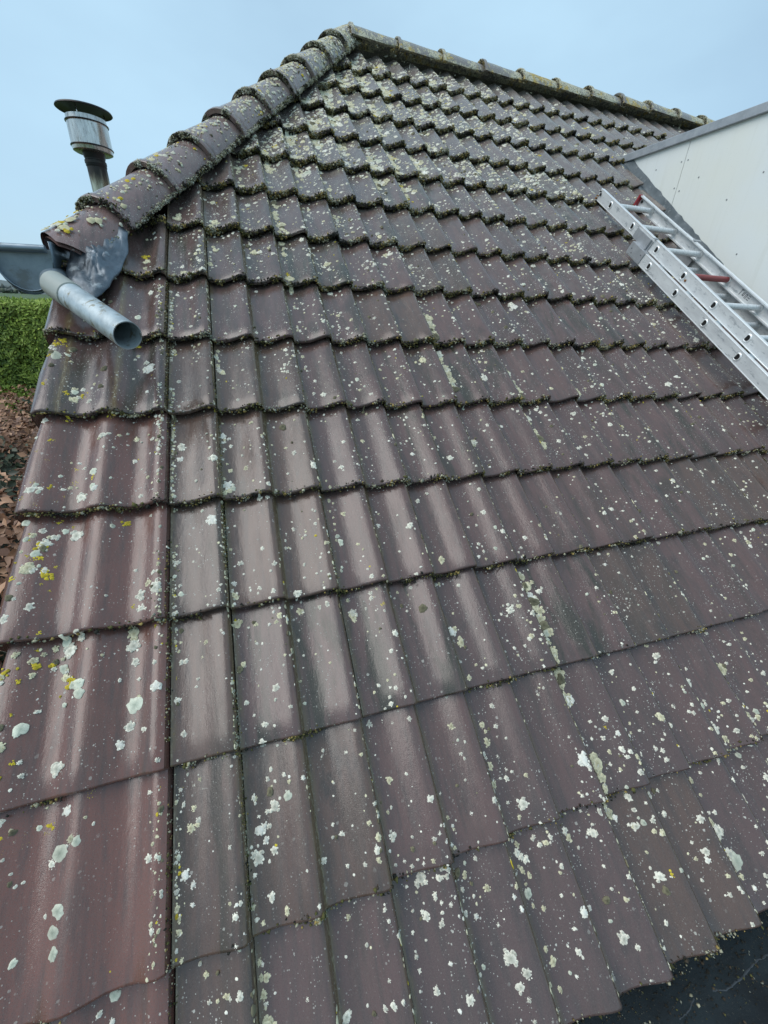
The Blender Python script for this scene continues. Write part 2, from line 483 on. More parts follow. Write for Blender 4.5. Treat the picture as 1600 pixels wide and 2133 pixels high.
def put(me, name, u, v, k=1.0):
    o = link(name, me, roof)
    if v < -.6: v += EAVE
    o.location = (u + random.uniform(-.0012, .0012) * k, v + random.uniform(-.003, .003) * k, DZ + random.uniform(-.0004, .0006) * k)
    o.rotation_euler = (random.uniform(-.002, .002) * k, random.uniform(-.004, .004) * k, random.uniform(-.004, .004) * k)
    return o

CHEEK_U = 3.33; CHEEK_TOPV = 3.40
tile_spots = []
for j in range(-2, 14):
    v0 = j * G
    # verge column
    if j <= 5:
        if j <= 4: put(me_verge if j <= 2 else me_verge2, 'verge_tile', 0, v0)
        else:
            cut = tile_mesh('verge_tile', VXs, VZs, clip=[(Vector((hip_u(v0) + .035, 0, 0)), Vector((-1, .567, 0)))])
            cut.materials.append(M_tile); put(cut, 'verge_tile', 0, v0, .5)
    cols_ = [(0, 1)] + [(i, 2) for i in range(1, 38, 2)]
    for i, w in cols_:
        u0 = i * C
        if u0 > CHEEK_U - .09 and v0 + .02 < CHEEK_TOPV - .35: continue
        if u0 + w * C > 5.75: continue
        uu0, uu1 = u0, u0 + w * C
        left_lo, left_hi = hip_u(v0) + .05, hip_u(v0 + LT) + .05
        if uu1 < left_lo + .03: continue
        clips = []
        if uu0 < left_hi: clips.append((Vector((left_lo - u0, 0, 0)), Vector((-1, .567, 0))))
        if v0 + LT > 4.46: clips.append((Vector((0, 4.455 - v0, 0)), Vector((0, 1, 0))))
        if uu1 > CHEEK_U - .10 and v0 + LT < CHEEK_TOPV + .15 and uu0 < CHEEK_U: clips.append((Vector((CHEEK_U - .045 - u0, 0, 0)), Vector((1, .0, 0))))
        if v0 > 4.3: continue
        if clips:
            Xx, Zz = (XS, ZS) if w == 2 else (X1, Z1)
            me = tile_mesh('roof_tile', Xx, Zz, clip=clips)
            if len(me.polygons) < 4: bpy.data.meshes.remove(me); continue
            me.materials.append(M_tile)
        else:
            me = me_double if w == 2 else me_single
        stained = (i == 0 and -1 <= j <= 3) or (i, j) in ((1, -1), (1, 2), (1, 1), (5, 4), (9, 0), (3, 5), (13, 1)) or (not clips and random.random() < .06)
        ot = put(me, 'roof_tile', u0, v0, .6 if clips else 1.0)
        if stained and not clips:
            ot.material_slots[0].link = 'OBJECT'; ot.material_slots[0].material = M_alga
        tile_spots.append((u0, v0, w))

# hip end and rear slopes (behind the hip and the ridge)
AP = Vector((1.208, 4.5 * CT, 4.5 * ST)); LO = Vector((-.34, 1.77 * CT, 1.77 * ST))
RE = Vector((5.9, AP.y, AP.z))
rear_lo_y = 2 * AP.y - LO.y
me = mesh('hip_end_slope', [LO, AP, (-.34, rear_lo_y, LO.z)], [(0, 1, 2)])
link('hip_end_slope', me, house, M_cap)
yb = 2 * AP.y + .6
me = mesh('rear_slope', [AP, RE, (5.9, yb, -.45), (-.34, yb, -.45), (-.34, rear_lo_y, LO.z)], [(0, 1, 2, 3, 4)])
link('rear_slope', me, house, M_tile)
# walls under the verge and the eaves
me = mesh('wall', [(-.30, -.40, -2.6), (-.30, yb - .2, -2.6), (-.30, yb - .2, -.5), (-.30, rear_lo_y, LO.z - .12), (-.30, LO.y, LO.z - .12), (-.30, -.40, -.44)], [(0, 1, 2, 3, 4, 5)])
link('wall', me, house, M_brick)
me = mesh('wall', [(-.30, -.40, -2.6), (5.8, -.40, -2.6), (5.8, -.40, -.44), (-.30, -.40, -.44)], [(0, 1, 2, 3)])
link('wall', me, house, M_brick)

# ------------------------------------------------------------------ hip and ridge caps
n1 = Vector((0, 0, 1))
nw = Vector((-math.sin(R(45.6)), 0, math.cos(R(45.6))))          # hip-end normal, world
n2 = Vector((nw.x, nw.y * CT + nw.z * ST, -nw.y * ST + nw.z * CT))
hup = (n1 + n2); hup = (hup - HIPD * hup.dot(HIPD)).normalized()
hside = HIPD.cross(hup).normalized()
if hside.x < 0: hside = -hside

def cap_mesh(name, L, r0=.098, r1=.088, lip=.010, span=82, flare=.02, seed=0):
    """half-round cap, x = side, y = along, z = up; broad lipped end at y=0"""
    rr = random.Random(seed)
    rows = [(.000, r0 + lip - .022, 1), (-.001, r0 + lip - .002, 1), (.004, r0 + lip, 1), (.022, r0 + lip, 1), (.032, r0 + .002, 1), (.10, r0, 1), (L * .6, (r0 + r1) / 2, 1), (L + .05, r1, 1)]
    na = 18; V = []; F = []
    for y, r, _ in rows:
        for k in range(na + 1):
            a = R(-span + 2 * span * k / na)
            f = 1 + .10 * (abs(a) / R(span)) ** 3
            V.append((math.sin(a) * r * f, y, math.cos(a) * r * .93 - .012))
    nr = len(rows)
    for i in range(nr - 1):
        for k in range(na):
            F.append((i * (na + 1) + k, i * (na + 1) + k + 1, (i + 1) * (na + 1) + k + 1, (i + 1) * (na + 1) + k))
    # inner skin of the last part so that the edge has thickness
    b0 = len(V)
    for i in (1, nr - 1):
        y, r, _ = rows[i]
        for k in range(na + 1):
            a = R(-span + 2 * span * k / na); f = 1 + .10 * (abs(a) / R(span)) ** 3
            V.append((math.sin(a) * (r - .02) * f, y + .001, math.cos(a) * (r - .02) * .93 - .012))
    for k in range(na):
        F.append((b0 + k, b0 + na + 1 + k, b0 + na + 2 + k, b0 + k + 1))
    for side in (0, na):
        F.append((1 * (na + 1) + side, (nr - 1) * (na + 1) + side, b0 + na + 1 + side, b0 + side))
    me = mesh(name, V, F, True)
    bm = bmesh.new(); bm.from_mesh(me); bmesh.ops.recalc_face_normals(bm, faces=bm.faces)
    for e in bm.edges:
        if len(e.link_faces) == 2 and e.calc_face_angle(0) > R(45): e.smooth = False
    bm.to_mesh(me); bm.free()
    return me

def basis(x, y, z, loc):
    mm = Matrix.Identity(4)
    for i in range(3): mm[i][0] = x[i]; mm[i][1] = y[i]; mm[i][2] = z[i]
    mm.translation = loc
    return mm

HV = [1.60] + [1.963 + .2896 * k for k in range(9)]
hip_len = .2896 * math.sqrt(1 + .567 ** 2)
hip_mats = []
HR0, HR1 = .117, .106
me_hip = cap_mesh('hip_tile', hip_len, HR0, HR1, span=97); me_hip.materials.append(M_cap)
me_hipc = cap_mesh('hip_tile', hip_len, HR0, HR1, seed=2, span=97)
me_hip0 = cap_mesh('hip_tile', .405, HR0, HR1, span=97); me_hip0.materials.append(M_cap); me_hipc.materials.append(M_capc)
for k, v in enumerate(HV):
    o = link('hip_tile', me_hipc if k >= 7 else (me_hip0 if k == 0 else me_hip), roof)
    p = Vector((hip_u(v), v, .002 + random.uniform(-.002, .002)))
    z = (hup + hside * random.uniform(-.03, .03)).normalized(); x = HIPD.cross(z).normalized()
    if x.x < 0: x = -x; 
    y = z.cross(x).normalized()
    if y.dot(HIPD) < 0: y = -y; x = -x
    # slight pitch so that each cap rides over the one below
    y2 = (y - z * .035).normalized(); z2 = x.cross(y2).normalized()
    if z2.dot(z) < 0: z2 = -z2
    hb = basis(x, y2, z2, p + z * .012); o.matrix_local = hb
    if k == 0:
        inv = hb.inverted()
        bm = bmesh.new(); bm.from_mesh(me_hip0)
        bmesh.ops.bisect_plane(bm, geom=bm.verts[:] + bm.edges[:] + bm.faces[:], plane_co=inv @ Vector((-.300, 1.665, 0)), plane_no=inv.to_3x3() @ Vector((-.80, -.60, 0)), clear_outer=True)
        bmesh.ops.bisect_plane(bm, geom=bm.verts[:] + bm.edges[:] + bm.faces[:], plane_co=inv @ Vector((0, 1.705, 0)), plane_no=inv.to_3x3() @ Vector((0, -1, 0)), clear_outer=True)
        bm.to_mesh(me_hip0); bm.free()
    if k >= 7: o['label'] = 'hip tile crusted all over with pale and ochre lichen'
arc = [(math.sin(R(a)) * .098, math.cos(R(a)) * .088 - .014) for a in range(-84, 85, 12)]
V = []
for y in (.29, .42):
    V += [(x * (1 + random.uniform(-.03, .03)), y, z) for x, z in arc]
k = len(arc)
me = mesh('mortar_bed', V, [tuple(range(k)), tuple(reversed(range(k, 2 * k)))] + [(q, q + 1, q + 1 + k, q + k) for q in range(k - 1)])
o = link('mortar_bed', me, roof, plain('grey_mortar', (.20, .185, .15), .9, 0, .6, 120, .6))
x0 = HIPD.cross(hup).normalized(); x0 = x0 if x0.x > 0 else -x0
o.matrix_local = basis(x0, HIPD, hup, Vector((hip_u(HV[0]), HV[0], .008)))
# ridge in roof-local: world up and world y expressed locally
wup = Vector((0, ST, CT)); wy = Vector((0, CT, -ST)); ux = Vector((1, 0, 0))
RX = [1.255, 1.630, 2.005, 2.380, 2.752, 3.120, 3.480, 3.835, 4.185, 4.545, 4.91, 5.27, 5.60]
me_rid = cap_mesh('ridge_tile', .37, r0=.113, r1=.098, lip=.014, span=84); me_rid.materials.append(M_ridge)
for k, u in enumerate(RX):
    o = link('ridge_tile', me_rid, roof)
    zz = (wup + wy * random.uniform(-.03, .03)).normalized()
    xx = wy * -1; xx = (xx - zz * xx.dot(zz)).normalized(); yy = zz.cross(xx)
    if yy.x < 0: xx = -xx; yy = zz.cross(xx)
    yy = (yy - zz * random.uniform(.012, .034)).normalized()
    o.matrix_local = basis(xx, yy, zz, Vector((u, 4.5, 0)) + wup * (.002 + random.uniform(-.004, .006) + (.018 if k == 0 else 0)))

def vnoise(x, y, s, seed=0):
    """cheap smooth value noise 0..1"""
    r = np.random.default_rng(seed); tab = r.random((64, 64))
    X = x * s; Y = y * s
    xi = np.floor(X).astype(int); yi = np.floor(Y).astype(int); fx = X - xi; fy = Y - yi
    fx = fx * fx * (3 - 2 * fx); fy = fy * fy * (3 - 2 * fy)
    g = lambda a, b: tab[a % 64, b % 64]
    return (g(xi, yi) * (1 - fx) + g(xi + 1, yi) * fx) * (1 - fy) + (g(xi, yi + 1) * (1 - fx) + g(xi + 1, yi + 1) * fx) * fy

# ------------------------------------------------------------------ crumbs of moss and lichen tufts (uncountable)
OCT_V = np.array([(1, 0, 0), (-1, 0, 0), (0, 1, 0), (0, -1, 0), (0, 0, 1), (0, 0, -1)], float)
OCT_F = np.array([(0, 2, 4), (2, 1, 4), (1, 3, 4), (3, 0, 4), (2, 0, 5), (1, 2, 5), (3, 1, 5), (0, 3, 5)])
TONES = {'dark': (.018, .017, .012), 'olive': (.095, .090, .026), 'cream': (.40, .38, .26), 'grey': (.24, .25, .20), 'ochre': (.30, .22, .07),
         'brown': (.06, .045, .028), 'pale': (.50, .50, .42), 'yellow': (.55, .40, .03)}
TN = list(TONES)
def crumbs(name, P, S, tone_p, parent, mat, spiky=0.0, dirv=None, label=None):
    P = np.asarray(P, float); n_ = len(P); S = np.asarray(S, float)
    V = OCT_V[None] * (1 + rng.uniform(-.4, .4, (n_, 6, 1)))
    V = V * rng.uniform(.7, 1.3, (n_, 1, 3))
    ang = rng.uniform(0, 6.28, n_); ca, sa = np.cos(ang)[:, None], np.sin(ang)[:, None]
    V = np.stack([V[..., 0] * ca - V[..., 1] * sa, V[..., 0] * sa + V[..., 1] * ca, V[..., 2]], -1)
    ang = rng.uniform(0, 6.28, n_); ca, sa = np.cos(ang)[:, None], np.sin(ang)[:, None]
    V = np.stack([V[..., 0], V[..., 1] * ca - V[..., 2] * sa, V[..., 1] * sa + V[..., 2] * ca], -1)
    V = V * S[:, None, None]
    if spiky and dirv is not None:
        V[:, 4, :] += np.asarray(dirv) * S[:, None] * spiky * rng.uniform(.3, 1.6, (n_, 1))
    V = V + P[:, None, :]
    Fc = OCT_F[None] + (np.arange(n_) * 6)[:, None, None]
    names = [k for k in tone_p]; pr = np.array([tone_p[k] for k in names], float); pr /= pr.sum()
    fld_ = vnoise(P[:, 0] + P[:, 2], P[:, 1] * 1.0, 42, 77) * .75 + rng.random(n_) * .35
    rank = np.empty(n_); rank[np.argsort(fld_)] = (np.arange(n_) + .5) / n_
    idx = np.searchsorted(np.cumsum(pr), rank).clip(0, len(names) - 1)
    cc = np.array([TONES[k] for k in names])[idx] * rng.uniform(.7, 1.3, (n_, 1))
    cc = np.repeat(cc[:, None, :], 6, 1).reshape(-1, 3)
    me = fastmesh(name, V.reshape(-1, 3), Fc.reshape(-1, 3), cc)
    o = link(name, me, parent, mat); o['kind'] = 'stuff'
    return o

def visible_u(v):       # right limit worth dressing
    return np.where(v > 3.2, 5.2, np.where(v > .7, 3.2, 2.2 + 1.2 * (v + .7)))

# along every course edge
allP = []; allS = []; kindC = []
for j in range(-2, 14):
    v0 = j * G
    if v0 > 4.3: continue
    ulo = max(-.37, hip_u(v0) + .03); uhi = float(visible_u(np.array(v0)))
    L = uhi - ulo
    amt = 260 + 150 * max(0, min(j, 12)) if j > 0 else 230
    amt = 600 if j == -2 else min(amt, 1350)
    n_ = int(L * amt)
    u = rng.uniform(ulo, uhi, n_)
    keep = rng.random(n_) < np.clip(-.15 + 2.4 * (vnoise(u, u * 0 + j * 3.7, 9, 3) - .25) + .09 * max(j, 0), .05, 1)
    u = u[keep]; n_ = len(u)
    zt = np.where(u < -.006, vprof(u), prof(u)) + HR + DZ
    dz = -np.abs(rng.normal(0, .010, n_)) ; dz = np.maximum(dz, -.026)
    over = rng.random(n_) < .28
    dv = np.where(over, rng.uniform(0, .010, n_), -np.abs(rng.normal(0.001, .003, n_)))
    dz = np.where(over, .0005, dz)
    allP.append(np.stack([u, v0 + (EAVE if j == -2 else 0) + dv, zt + dz], 1)); allS.append(np.clip(rng.lognormal(-6.05, .45, n_), .0009, .0062) * (1 + .03 * max(j, 0)))
P_ = np.concatenate(allP); S_ = np.concatenate(allS)
hi_ = P_[:, 1] > 2.2
crumbs('moss', P_[~hi_], S_[~hi_], dict(dark=.26, brown=.10, olive=.28, ochre=.14, cream=.16, grey=.06), roof, M_moss)
crumbs('moss', P_[hi_], S_[hi_], dict(dark=.34, brown=.10, olive=.30, ochre=.12, cream=.10, grey=.06), roof, M_moss)

# growth inside the side joints
P2 = []; S2 = []
for i, lo_, hi_v, dn in ((1, -.3, 2.0, 900), (3, .2, 1.4, 420), (0, -.64, 1.7, 420), (5, .0, 1.5, 260), (7, -.6, 1.2, 200), (9, -.2, 1.4, 160)):
    k = int((hi_v - lo_) * dn); v = rng.uniform(lo_, hi_v, k); k_ = vnoise(v, v * 0 + i, 5, 91) > .36; v = v[k_]; k = len(v)
    u = i * C + rng.normal(-.002, .0035, k)
    P2.append(np.stack([u, v, surf(u, v) - rng.uniform(0, .004, k)], 1)); S2.append(rng.uniform(.0010, .0034, k))
P2 = np.concatenate(P2); S2 = np.concatenate(S2)
crumbs('moss', P2, S2, dict(dark=.12, olive=.34, ochre=.18, cream=.26, grey=.1), roof, M_moss)
# bigger tufts below the course edges, clumped
P2 = []; S2 = []
for j in range(-1, 13):
    v0 = j * G + (EAVE if j == -2 else 0); ulo = max(-.35, hip_u(v0) + .05); uhi = float(visible_u(np.array(v0)))
    for _ in range(int((uhi - ulo) * (5 + 1.8 * max(j, 0)))):
        uc = rng.uniform(ulo, uhi); k = rng.integers(15, 60); w = rng.uniform(.006, .026)
        uu = rng.normal(uc, w, k); vv = v0 - np.abs(rng.normal(0, .005, k)) ; zz = np.interp((uu / C) % 1, PROF_T, PROF_Z) + HR + DZ - rng.uniform(.002, .022, k)
        P2.append(np.stack([uu, vv, np.where(uu < 0, vprof(uu) + HR + DZ - .01, zz)], 1)); S2.append(rng.uniform(.0015, .0048, k))
P2 = np.concatenate(P2); S2 = np.concatenate(S2)
crumbs('moss', P2, S2, dict(dark=.16, olive=.38, ochre=.22, cream=.18, grey=.08), roof, M_moss)

# fringe of the hip tiles: near edge and lower lips; ridge lips and drips
P3 = []; S3 = []
def cap_pt(v_or_u, along, ang, r, hip=True):
    if hip:
        base = np.array([hip_u(v_or_u), v_or_u, .014])
        return base + np.array(HIPD) * along + np.array(hside) * (math.sin(ang) * r * (1 + .1 * (abs(ang) / 1.69) ** 3)) + np.array(hup) * (math.cos(ang) * r * .93 - .012)
for k, v in enumerate(HV):
    heavy = .45 + .09 * k
    for _ in range(int(1100)):
        a = rng.normal(.1, .75); a = max(-1.4, min(1.68, a))
        if k == 0: continue
        if vnoise(np.array([a + 9]), np.array([k * 1.7]), 3.1, 61)[0] < .30: continue
        P3.append(cap_pt(v, rng.normal(.004, .006), a, .127 - rng.uniform(0, .022) ** 1)); S3.append(rng.uniform(.0012, .0050))
    for _ in range(int(650 * heavy)):
        t = rng.uniform(0, .40 if k == 0 else hip_len)
        if k == 0 and t < .23: continue
        a = 1.68 - abs(rng.normal(0, .06))
        P3.append(cap_pt(v, t, a, .120 - .012 * t / hip_len + rng.uniform(-.002, .006)) + np.array([0, 0, -rng.uniform(0, .012)])); S3.append(rng.uniform(.0015, .0048))
P3 = np.array(P3)
crumbs('moss', P3, S3, dict(dark=.20, olive=.16, grey=.22, cream=.32, pale=.16), roof, M_moss, 1.2, (.3, -.6, -.2))
# bedding under the hip and pale tufts on its near edge
P3 = []; S3 = []
for _ in range(4000):
    v = rng.uniform(1.9, 4.25); off = rng.uniform(.04, .08) ; t = vnoise(np.array([v]), np.array([0.]), 4, 9)[0]
    p = np.array([hip_u(v), v, 0]) + np.array(HIPP) * off
    p[2] = float(surf(p[0], p[1])) + rng.uniform(-.006, .016) * (1 if off < .12 else .4)
    if off > .118 and rng.random() > .12: continue
    P3.append(p); S3.append(rng.uniform(.002, .0055))
crumbs('moss', P3, S3, dict(dark=.62, olive=.14, brown=.2, grey=.03, ochre=.03), roof, M_moss)  # bedding crumbs toned mostly dark to paint in the shadow under the hip
P3 = []; S3 = []
for k in range(60):
    v = rng.choice([1.86, 1.92, 1.98, 2.02, 2.3, 2.5, 2.9, 3.2]) + rng.normal(0, .05) if k < 26 else rng.uniform(1.75, 4.1)
    c0 = np.array([hip_u(v), v, .030]) + np.array(HIPP) * rng.uniform(.092, .104)
    for _ in range(rng.integers(40, 150)):
        P3.append(c0 + np.array(HIPD) * rng.normal(0, .014) + rng.normal(0, .0045, 3)); S3.append(rng.uniform(.0018, .0046))
crumbs('lichen_tufts', P3, S3, dict(olive=.06, grey=.12, cream=.56, pale=.30), roof, M_moss, 1.0, (.2, -.5, .4))
P3 = []; S3 = []
for k, u in enumerate(RX):
    if u > 5: continue
    for _ in range(420):
        a = rng.uniform(-1.0, 1.45); r = .121 - rng.uniform(0, .02)
        side = np.array(wy) * -math.sin(a) * r * 1.05; P3.append(np.array([u + rng.normal(.003, .005), 4.5, 0]) + side + np.array(wup) * (math.cos(a) * r * .93 - .01)); S3.append(rng.uniform(.002, .005))
    for _ in range(90):
        a = 1.46; r = .118; side = np.array(wy) * -math.sin(a) * r
        P3.append(np.array([u + rng.uniform(0, .37), 4.5, 0]) + side + np.array(wup) * (math.cos(a) * r * .93 - .012 - rng.uniform(0, .018))); S3.append(rng.uniform(.0015, .0045))
crumbs('moss', P3, S3, dict(dark=.3, olive=.2, grey=.2, cream=.15, ochre=.2), roof, M_moss, 1.0, (0, -.2, -.6))

# ------------------------------------------------------------------ lichen crusts draped on the tiles
NA = 17
def lichens(name, items, parent, mat, surface=surf, NA=17, rings=((0, .85), (.72, 1.2), (1.0, .25))):
    """items: u, v, r, kind(int), aspect"""
    items = np.asarray(items, float); n_ = len(items)
    ang = np.linspace(0, 2 * np.pi, NA, endpoint=False)[None]
    ph = rng.uniform(0, 6.28, (n_, 3))
    lob = 1 + .10 * np.sin(2 * ang + ph[:, :1]) + .07 * np.sin(3 * ang + ph[:, 1:2]) + .05 * np.sin(5 * ang + ph[:, 2:3]) + rng.uniform(-.13, .10, (n_, NA))
    V = []; Cc = []
    pal = np.array([[(.40, .40, .32), (.52, .49, .39), (.86, .82, .68)],      # white-grey
                    [(.36, .32, .19), (.60, .54, .34), (.74, .69, .47)],      # cream
                    [(.38, .42, .33), (.50, .52, .40), (.68, .69, .55)],      # mint
                    [(.48, .33, .02), (.62, .46, .025), (.66, .52, .04)],     # yellow
                    [(.07, .065, .035), (.10, .09, .05), (.20, .18, .11)],    # brown-olive cushion
                    [(.74, .73, .66), (.80, .77, .66), (.88, .85, .73)]])     # solid white
    kd = items[:, 3].astype(int)
    tint = rng.uniform(.72, 1.12, (n_, 1, 1))
    hh = np.where(kd == 4, 3.2, 1.0)
    for q, (fr, h) in enumerate(rings):
        if q == 0:
            uu = items[:, :1]; vv = items[:, 1:2]
        else:
            rad = items[:, 2:3] * fr * lob
            if q > 0: rad = rad * (1 + rng.uniform(-.09, .09, (n_, NA)))
            uu = items[:, :1] + np.cos(ang) * rad; vv = items[:, 1:2] + np.sin(ang) * rad * items[:, 4:5]
        zz = surface(uu, vv)
        th_ = (.0005 + .05 * items[:, 2:3]).clip(0, .0014) * hh[:, None]
        zz = zz + th_ * h * (1 + rng.uniform(-.25, .25, zz.shape)) + (.0016 if q < len(rings) - 1 else -.0002)
        V.append(np.stack([uu, vv, zz], -1))
        ci = [0, 2, 2][q] if len(rings) == 3 else [2, 2][q]
        Cc.append((pal[kd, ci][:, None, :] * tint * rng.uniform(.85, 1.12, (n_, uu.shape[1], 1))))
    V = np.concatenate(V, 1); Cc = np.concatenate(Cc, 1); nv = V.shape[1]
    F = []
    for k in range(NA):
        F.append((0, 1 + k, 1 + (k + 1) % NA))
        for q in range(len(rings) - 2):
            a = 1 + q * NA; b = a + NA
            F.append((a + k, b + k, b + (k + 1) % NA)); F.append((a + k, b + (k + 1) % NA, a + (k + 1) % NA))
    F = np.array(F)[None] + (np.arange(n_) * nv)[:, None, None]
    me = fastmesh(name, V.reshape(-1, 3), F.reshape(-1, 3), Cc.reshape(-1, 3))
    o = link(name, me, parent, mat); o['kind'] = 'stuff'
    return o

def ok_item(u, v, r):
    if v - r < -.680: return False
    s = (v / G) % 1.0
    if s * G < r + .001 or (1 - s) * G < r * .8: return False
    if u > -.006:
        t = (u / C) % 1.0
        if t * C < r * .5 and t > .0: return False
        if (1 - t) * C < min(r, .02) * 1.0: return False
    elif u > -.012 - r or u < -.36 + r: return False
    if u < hip_u(v) + .13 + r: return False
    return True
items = []
# scattered, in families
def scatter(nf, ulo, uhi, vlo, vhi, fam=4, rmu=-5.6, kinds=(.62, .2, .04, .02, .05, .07), spread=.03):
    for _ in range(nf):
        uc, vc = rng.uniform(ulo, uhi), rng.uniform(vlo, vhi)
        if uc > visible_u(np.array(vc)): continue
        for _ in range(1 + rng.poisson(fam)):
            u = rng.normal(uc, spread); v = rng.normal(vc, spread * 1.5); r = float(np.clip(rng.lognormal(rmu, .5), .0013, .017))
            if ok_item(u, v, r): items.append((u, v, r, rng.choice(6, p=kinds), rng.uniform(.85, 1.25)))
scatter(640, -.02, 3.3, -.68, 1.2, 4, -5.6)
scatter(900, -.02, 3.3, 1.2, 3.0, 4, -5.55)
scatter(900, .3, 2.6, 2.7, 4.4, 6, -5.3, (.5, .3, .08, .03, .03, .06))
scatter(220, 2.6, 5.1, 2.7, 4.4, 4, -5.5, (.5, .3, .08, .03, .03, .06))
scatter(90, .0, 2.2, -.64, -.2, 4, -5.3)
scatter(70, -.36, -.01, -.68, 2.0, 3, -5.2, (.5, .16, .14, .08, .04, .08))
scatter(44, -.365, -.25, -.1, 1.6, 4, -4.85, (.25, .15, .1, .46, .04, 0), .02)
# streams of lichen along the joints
def stream(i, vlo, vhi, dens, rmu=-4.75, side=.018, kinds=(.1, .75, .08, .01, .03, .03), wid=.008, asp=(.9, 1.5)):
    n_ = int((vhi - vlo) * dens)
    for _ in range(n_):
        v = rng.uniform(vlo, vhi)
        if vnoise(np.array([v]), np.array([i * 1.3]), 6, 5)[0] < .42: continue
        r = float(np.clip(rng.lognormal(rmu, .45), .002, .020)); u = i * C + side + abs(rng.normal(0, wid)) + r * .4
        if ok_item(u, v, r): items.append((u, v, r, rng.choice(6, p=kinds), rng.uniform(*asp)))
stream(7, -.68, 1.7, 105, -4.4, .013, (.12, .72, .02, .0, .02, .12), .005, (.85, 1.25))
stream(9, -.3, 1.2, 70, -4.5, .012, wid=.005, asp=(.85, 1.25)); stream(9, -.68, -.3, 25, -4.9)
stream(11, -.3, 1.6, 30, -4.8, .012); stream(5, -.68, 1.4, 20, -5.1); stream(1, -.68, 1.9, 30, -5.1, .004); stream(3, .2, 2.4, 25, -5.2)
for i in range(1, 15):
    stream(i, max(1.9, 1.7 + .1 * i), 4.35, 30 + 50 * (i in (3, 5, 6, 7, 8)), -4.75, .012, wid=.016)
for i in range(2, 10):
    stream(i, 2.6, 4.35, 160, -4.5, .012, (.12, .62, .16, .05, .03, .02), wid=.028)
for i in range(6, 22):
    stream(i, 3.5, 4.4, 80, -4.8, .02, (.25, .45, .15, .07, .05, .03), wid=.03)
# crust along both sides of the verge joint
for _ in range(1100):
    v = rng.uniform(-.68, 1.65); r = float(np.clip(rng.lognormal(-6.0, .5), .0012, .006))
    u = rng.choice([-.014 - abs(rng.normal(0, .012)), .006 + abs(rng.normal(0, .006))])
    s = (v / G) % 1
    if s * G > r and vnoise(np.array([v]), np.array([2.]), 5, 8)[0] > .3: items.append((u, v, r, rng.choice(6, p=(.3, .4, .05, .03, .2, .02)), 1.2))
# thin crust riding on the edge of every joint
for i in range(1, 24):
    for _ in range(int(520 if i % 2 else 260)):
        v = rng.uniform(-.68, 4.2)
        if v < -.676 or i * C > visible_u(np.array(v)) or i * C < hip_u(v) + .15 or v % G < .004: continue
        if vnoise(np.array([v]), np.array([i * 2.7]), 8, 15)[0] < (.40 if i % 2 else .55): continue
        items.append((i * C - rng.uniform(.0035, .009), v, float(np.clip(rng.lognormal(-6.4, .4), .001, .004)), rng.choice([1, 4, 0, 3], p=(.6, .25, .12, .03)), rng.uniform(1.2, 3.0)))
# particular large patches seen near the verge and the pipe
for (u, v, r, k) in [(-.225, .305, .017, 0), (-.235, .33, .012, 2), (-.20, .335, .012, 0), (-.29, .285, .014, 3), (-.255, .28, .012, 3), (-.235, .265, .010, 2),
                     (-.33, .06, .018, 3), (-.325, .04, .012, 3), (-.22, .055, .015, 0), (-.19, .20, .012, 2), (-.195, .22, .010, 2), (-.30, .085, .007, 3),
                     (-.20, -.03, .013, 5), (-.205, -.10, .016, 2), (-.22, -.115, .010, 0), (-.185, -.08, .009, 1), (-.195, -.19, .013, 2), (-.20, -.22, .012, 2), (-.195, -.25, .010, 2),
                     (-.155, -.01, .010, 3), (.025, -.205, .011, 5), (.04, -.225, .007, 5), (.035, .89, .014, 0), (.03, .84, .010, 5), (.03, 1.16, .008, 0),
                     (-.195, .80, .012, 2), (-.185, .74, .012, 5), (-.24, .845, .007, 5), (-.35, .72, .008, 3), (-.285, 1.008, .013, 3), (-.165, 1.01, .010, 3), (-.10, 1.34, .016, 3),
                     (-.06, 1.215, .020, 5), (-.075, 1.22, .012, 0), (.02, 1.30, .007, 3), (-.19, 1.20, .011, 4), (.33, .35, .012, 0), (.48, .27, .013, 0), (.20, .0, .010, 0), (.18, -.17, .012, 5),
                     (.19, -.165, .007, 5), (.06, 1.72, .013, 1), (-.075, 1.78, .015, 1), (-.078, 1.735, .010, 1), (-.08, 1.815, .017, 3), (.04, 2.09, .02, 1), (.045, 2.12, .014, 1)]:
    items.append((u, v, r, k, 1.1))
more = []
for it in items:
    u, v, r, k, a = it
    if (k == 3 and r > .004) or (k in (0, 1, 5) and r > .0042):
        big = k != 3
        if big: more.append((u, v, r * .72, k, a))
        for _ in range(int(7 + r * 450)):
            t = rng.uniform(0, 6.28); q = r * (rng.uniform(.55, .9) if big else rng.uniform(0, .85))
            more.append((u + math.cos(t) * q, v + math.sin(t) * q * a, r * rng.uniform(.16, .34), k, 1.0))
    else: more.append(it)
items = more
lichens('lichen', [q for q in items if q[2] >= .0036], roof, M_lichen)
lichens('lichen', [q for q in items if q[2] < .0036], roof, M_lichen, NA=8, rings=((0, .9), (1.0, .4)))
print('lichens', len(items))

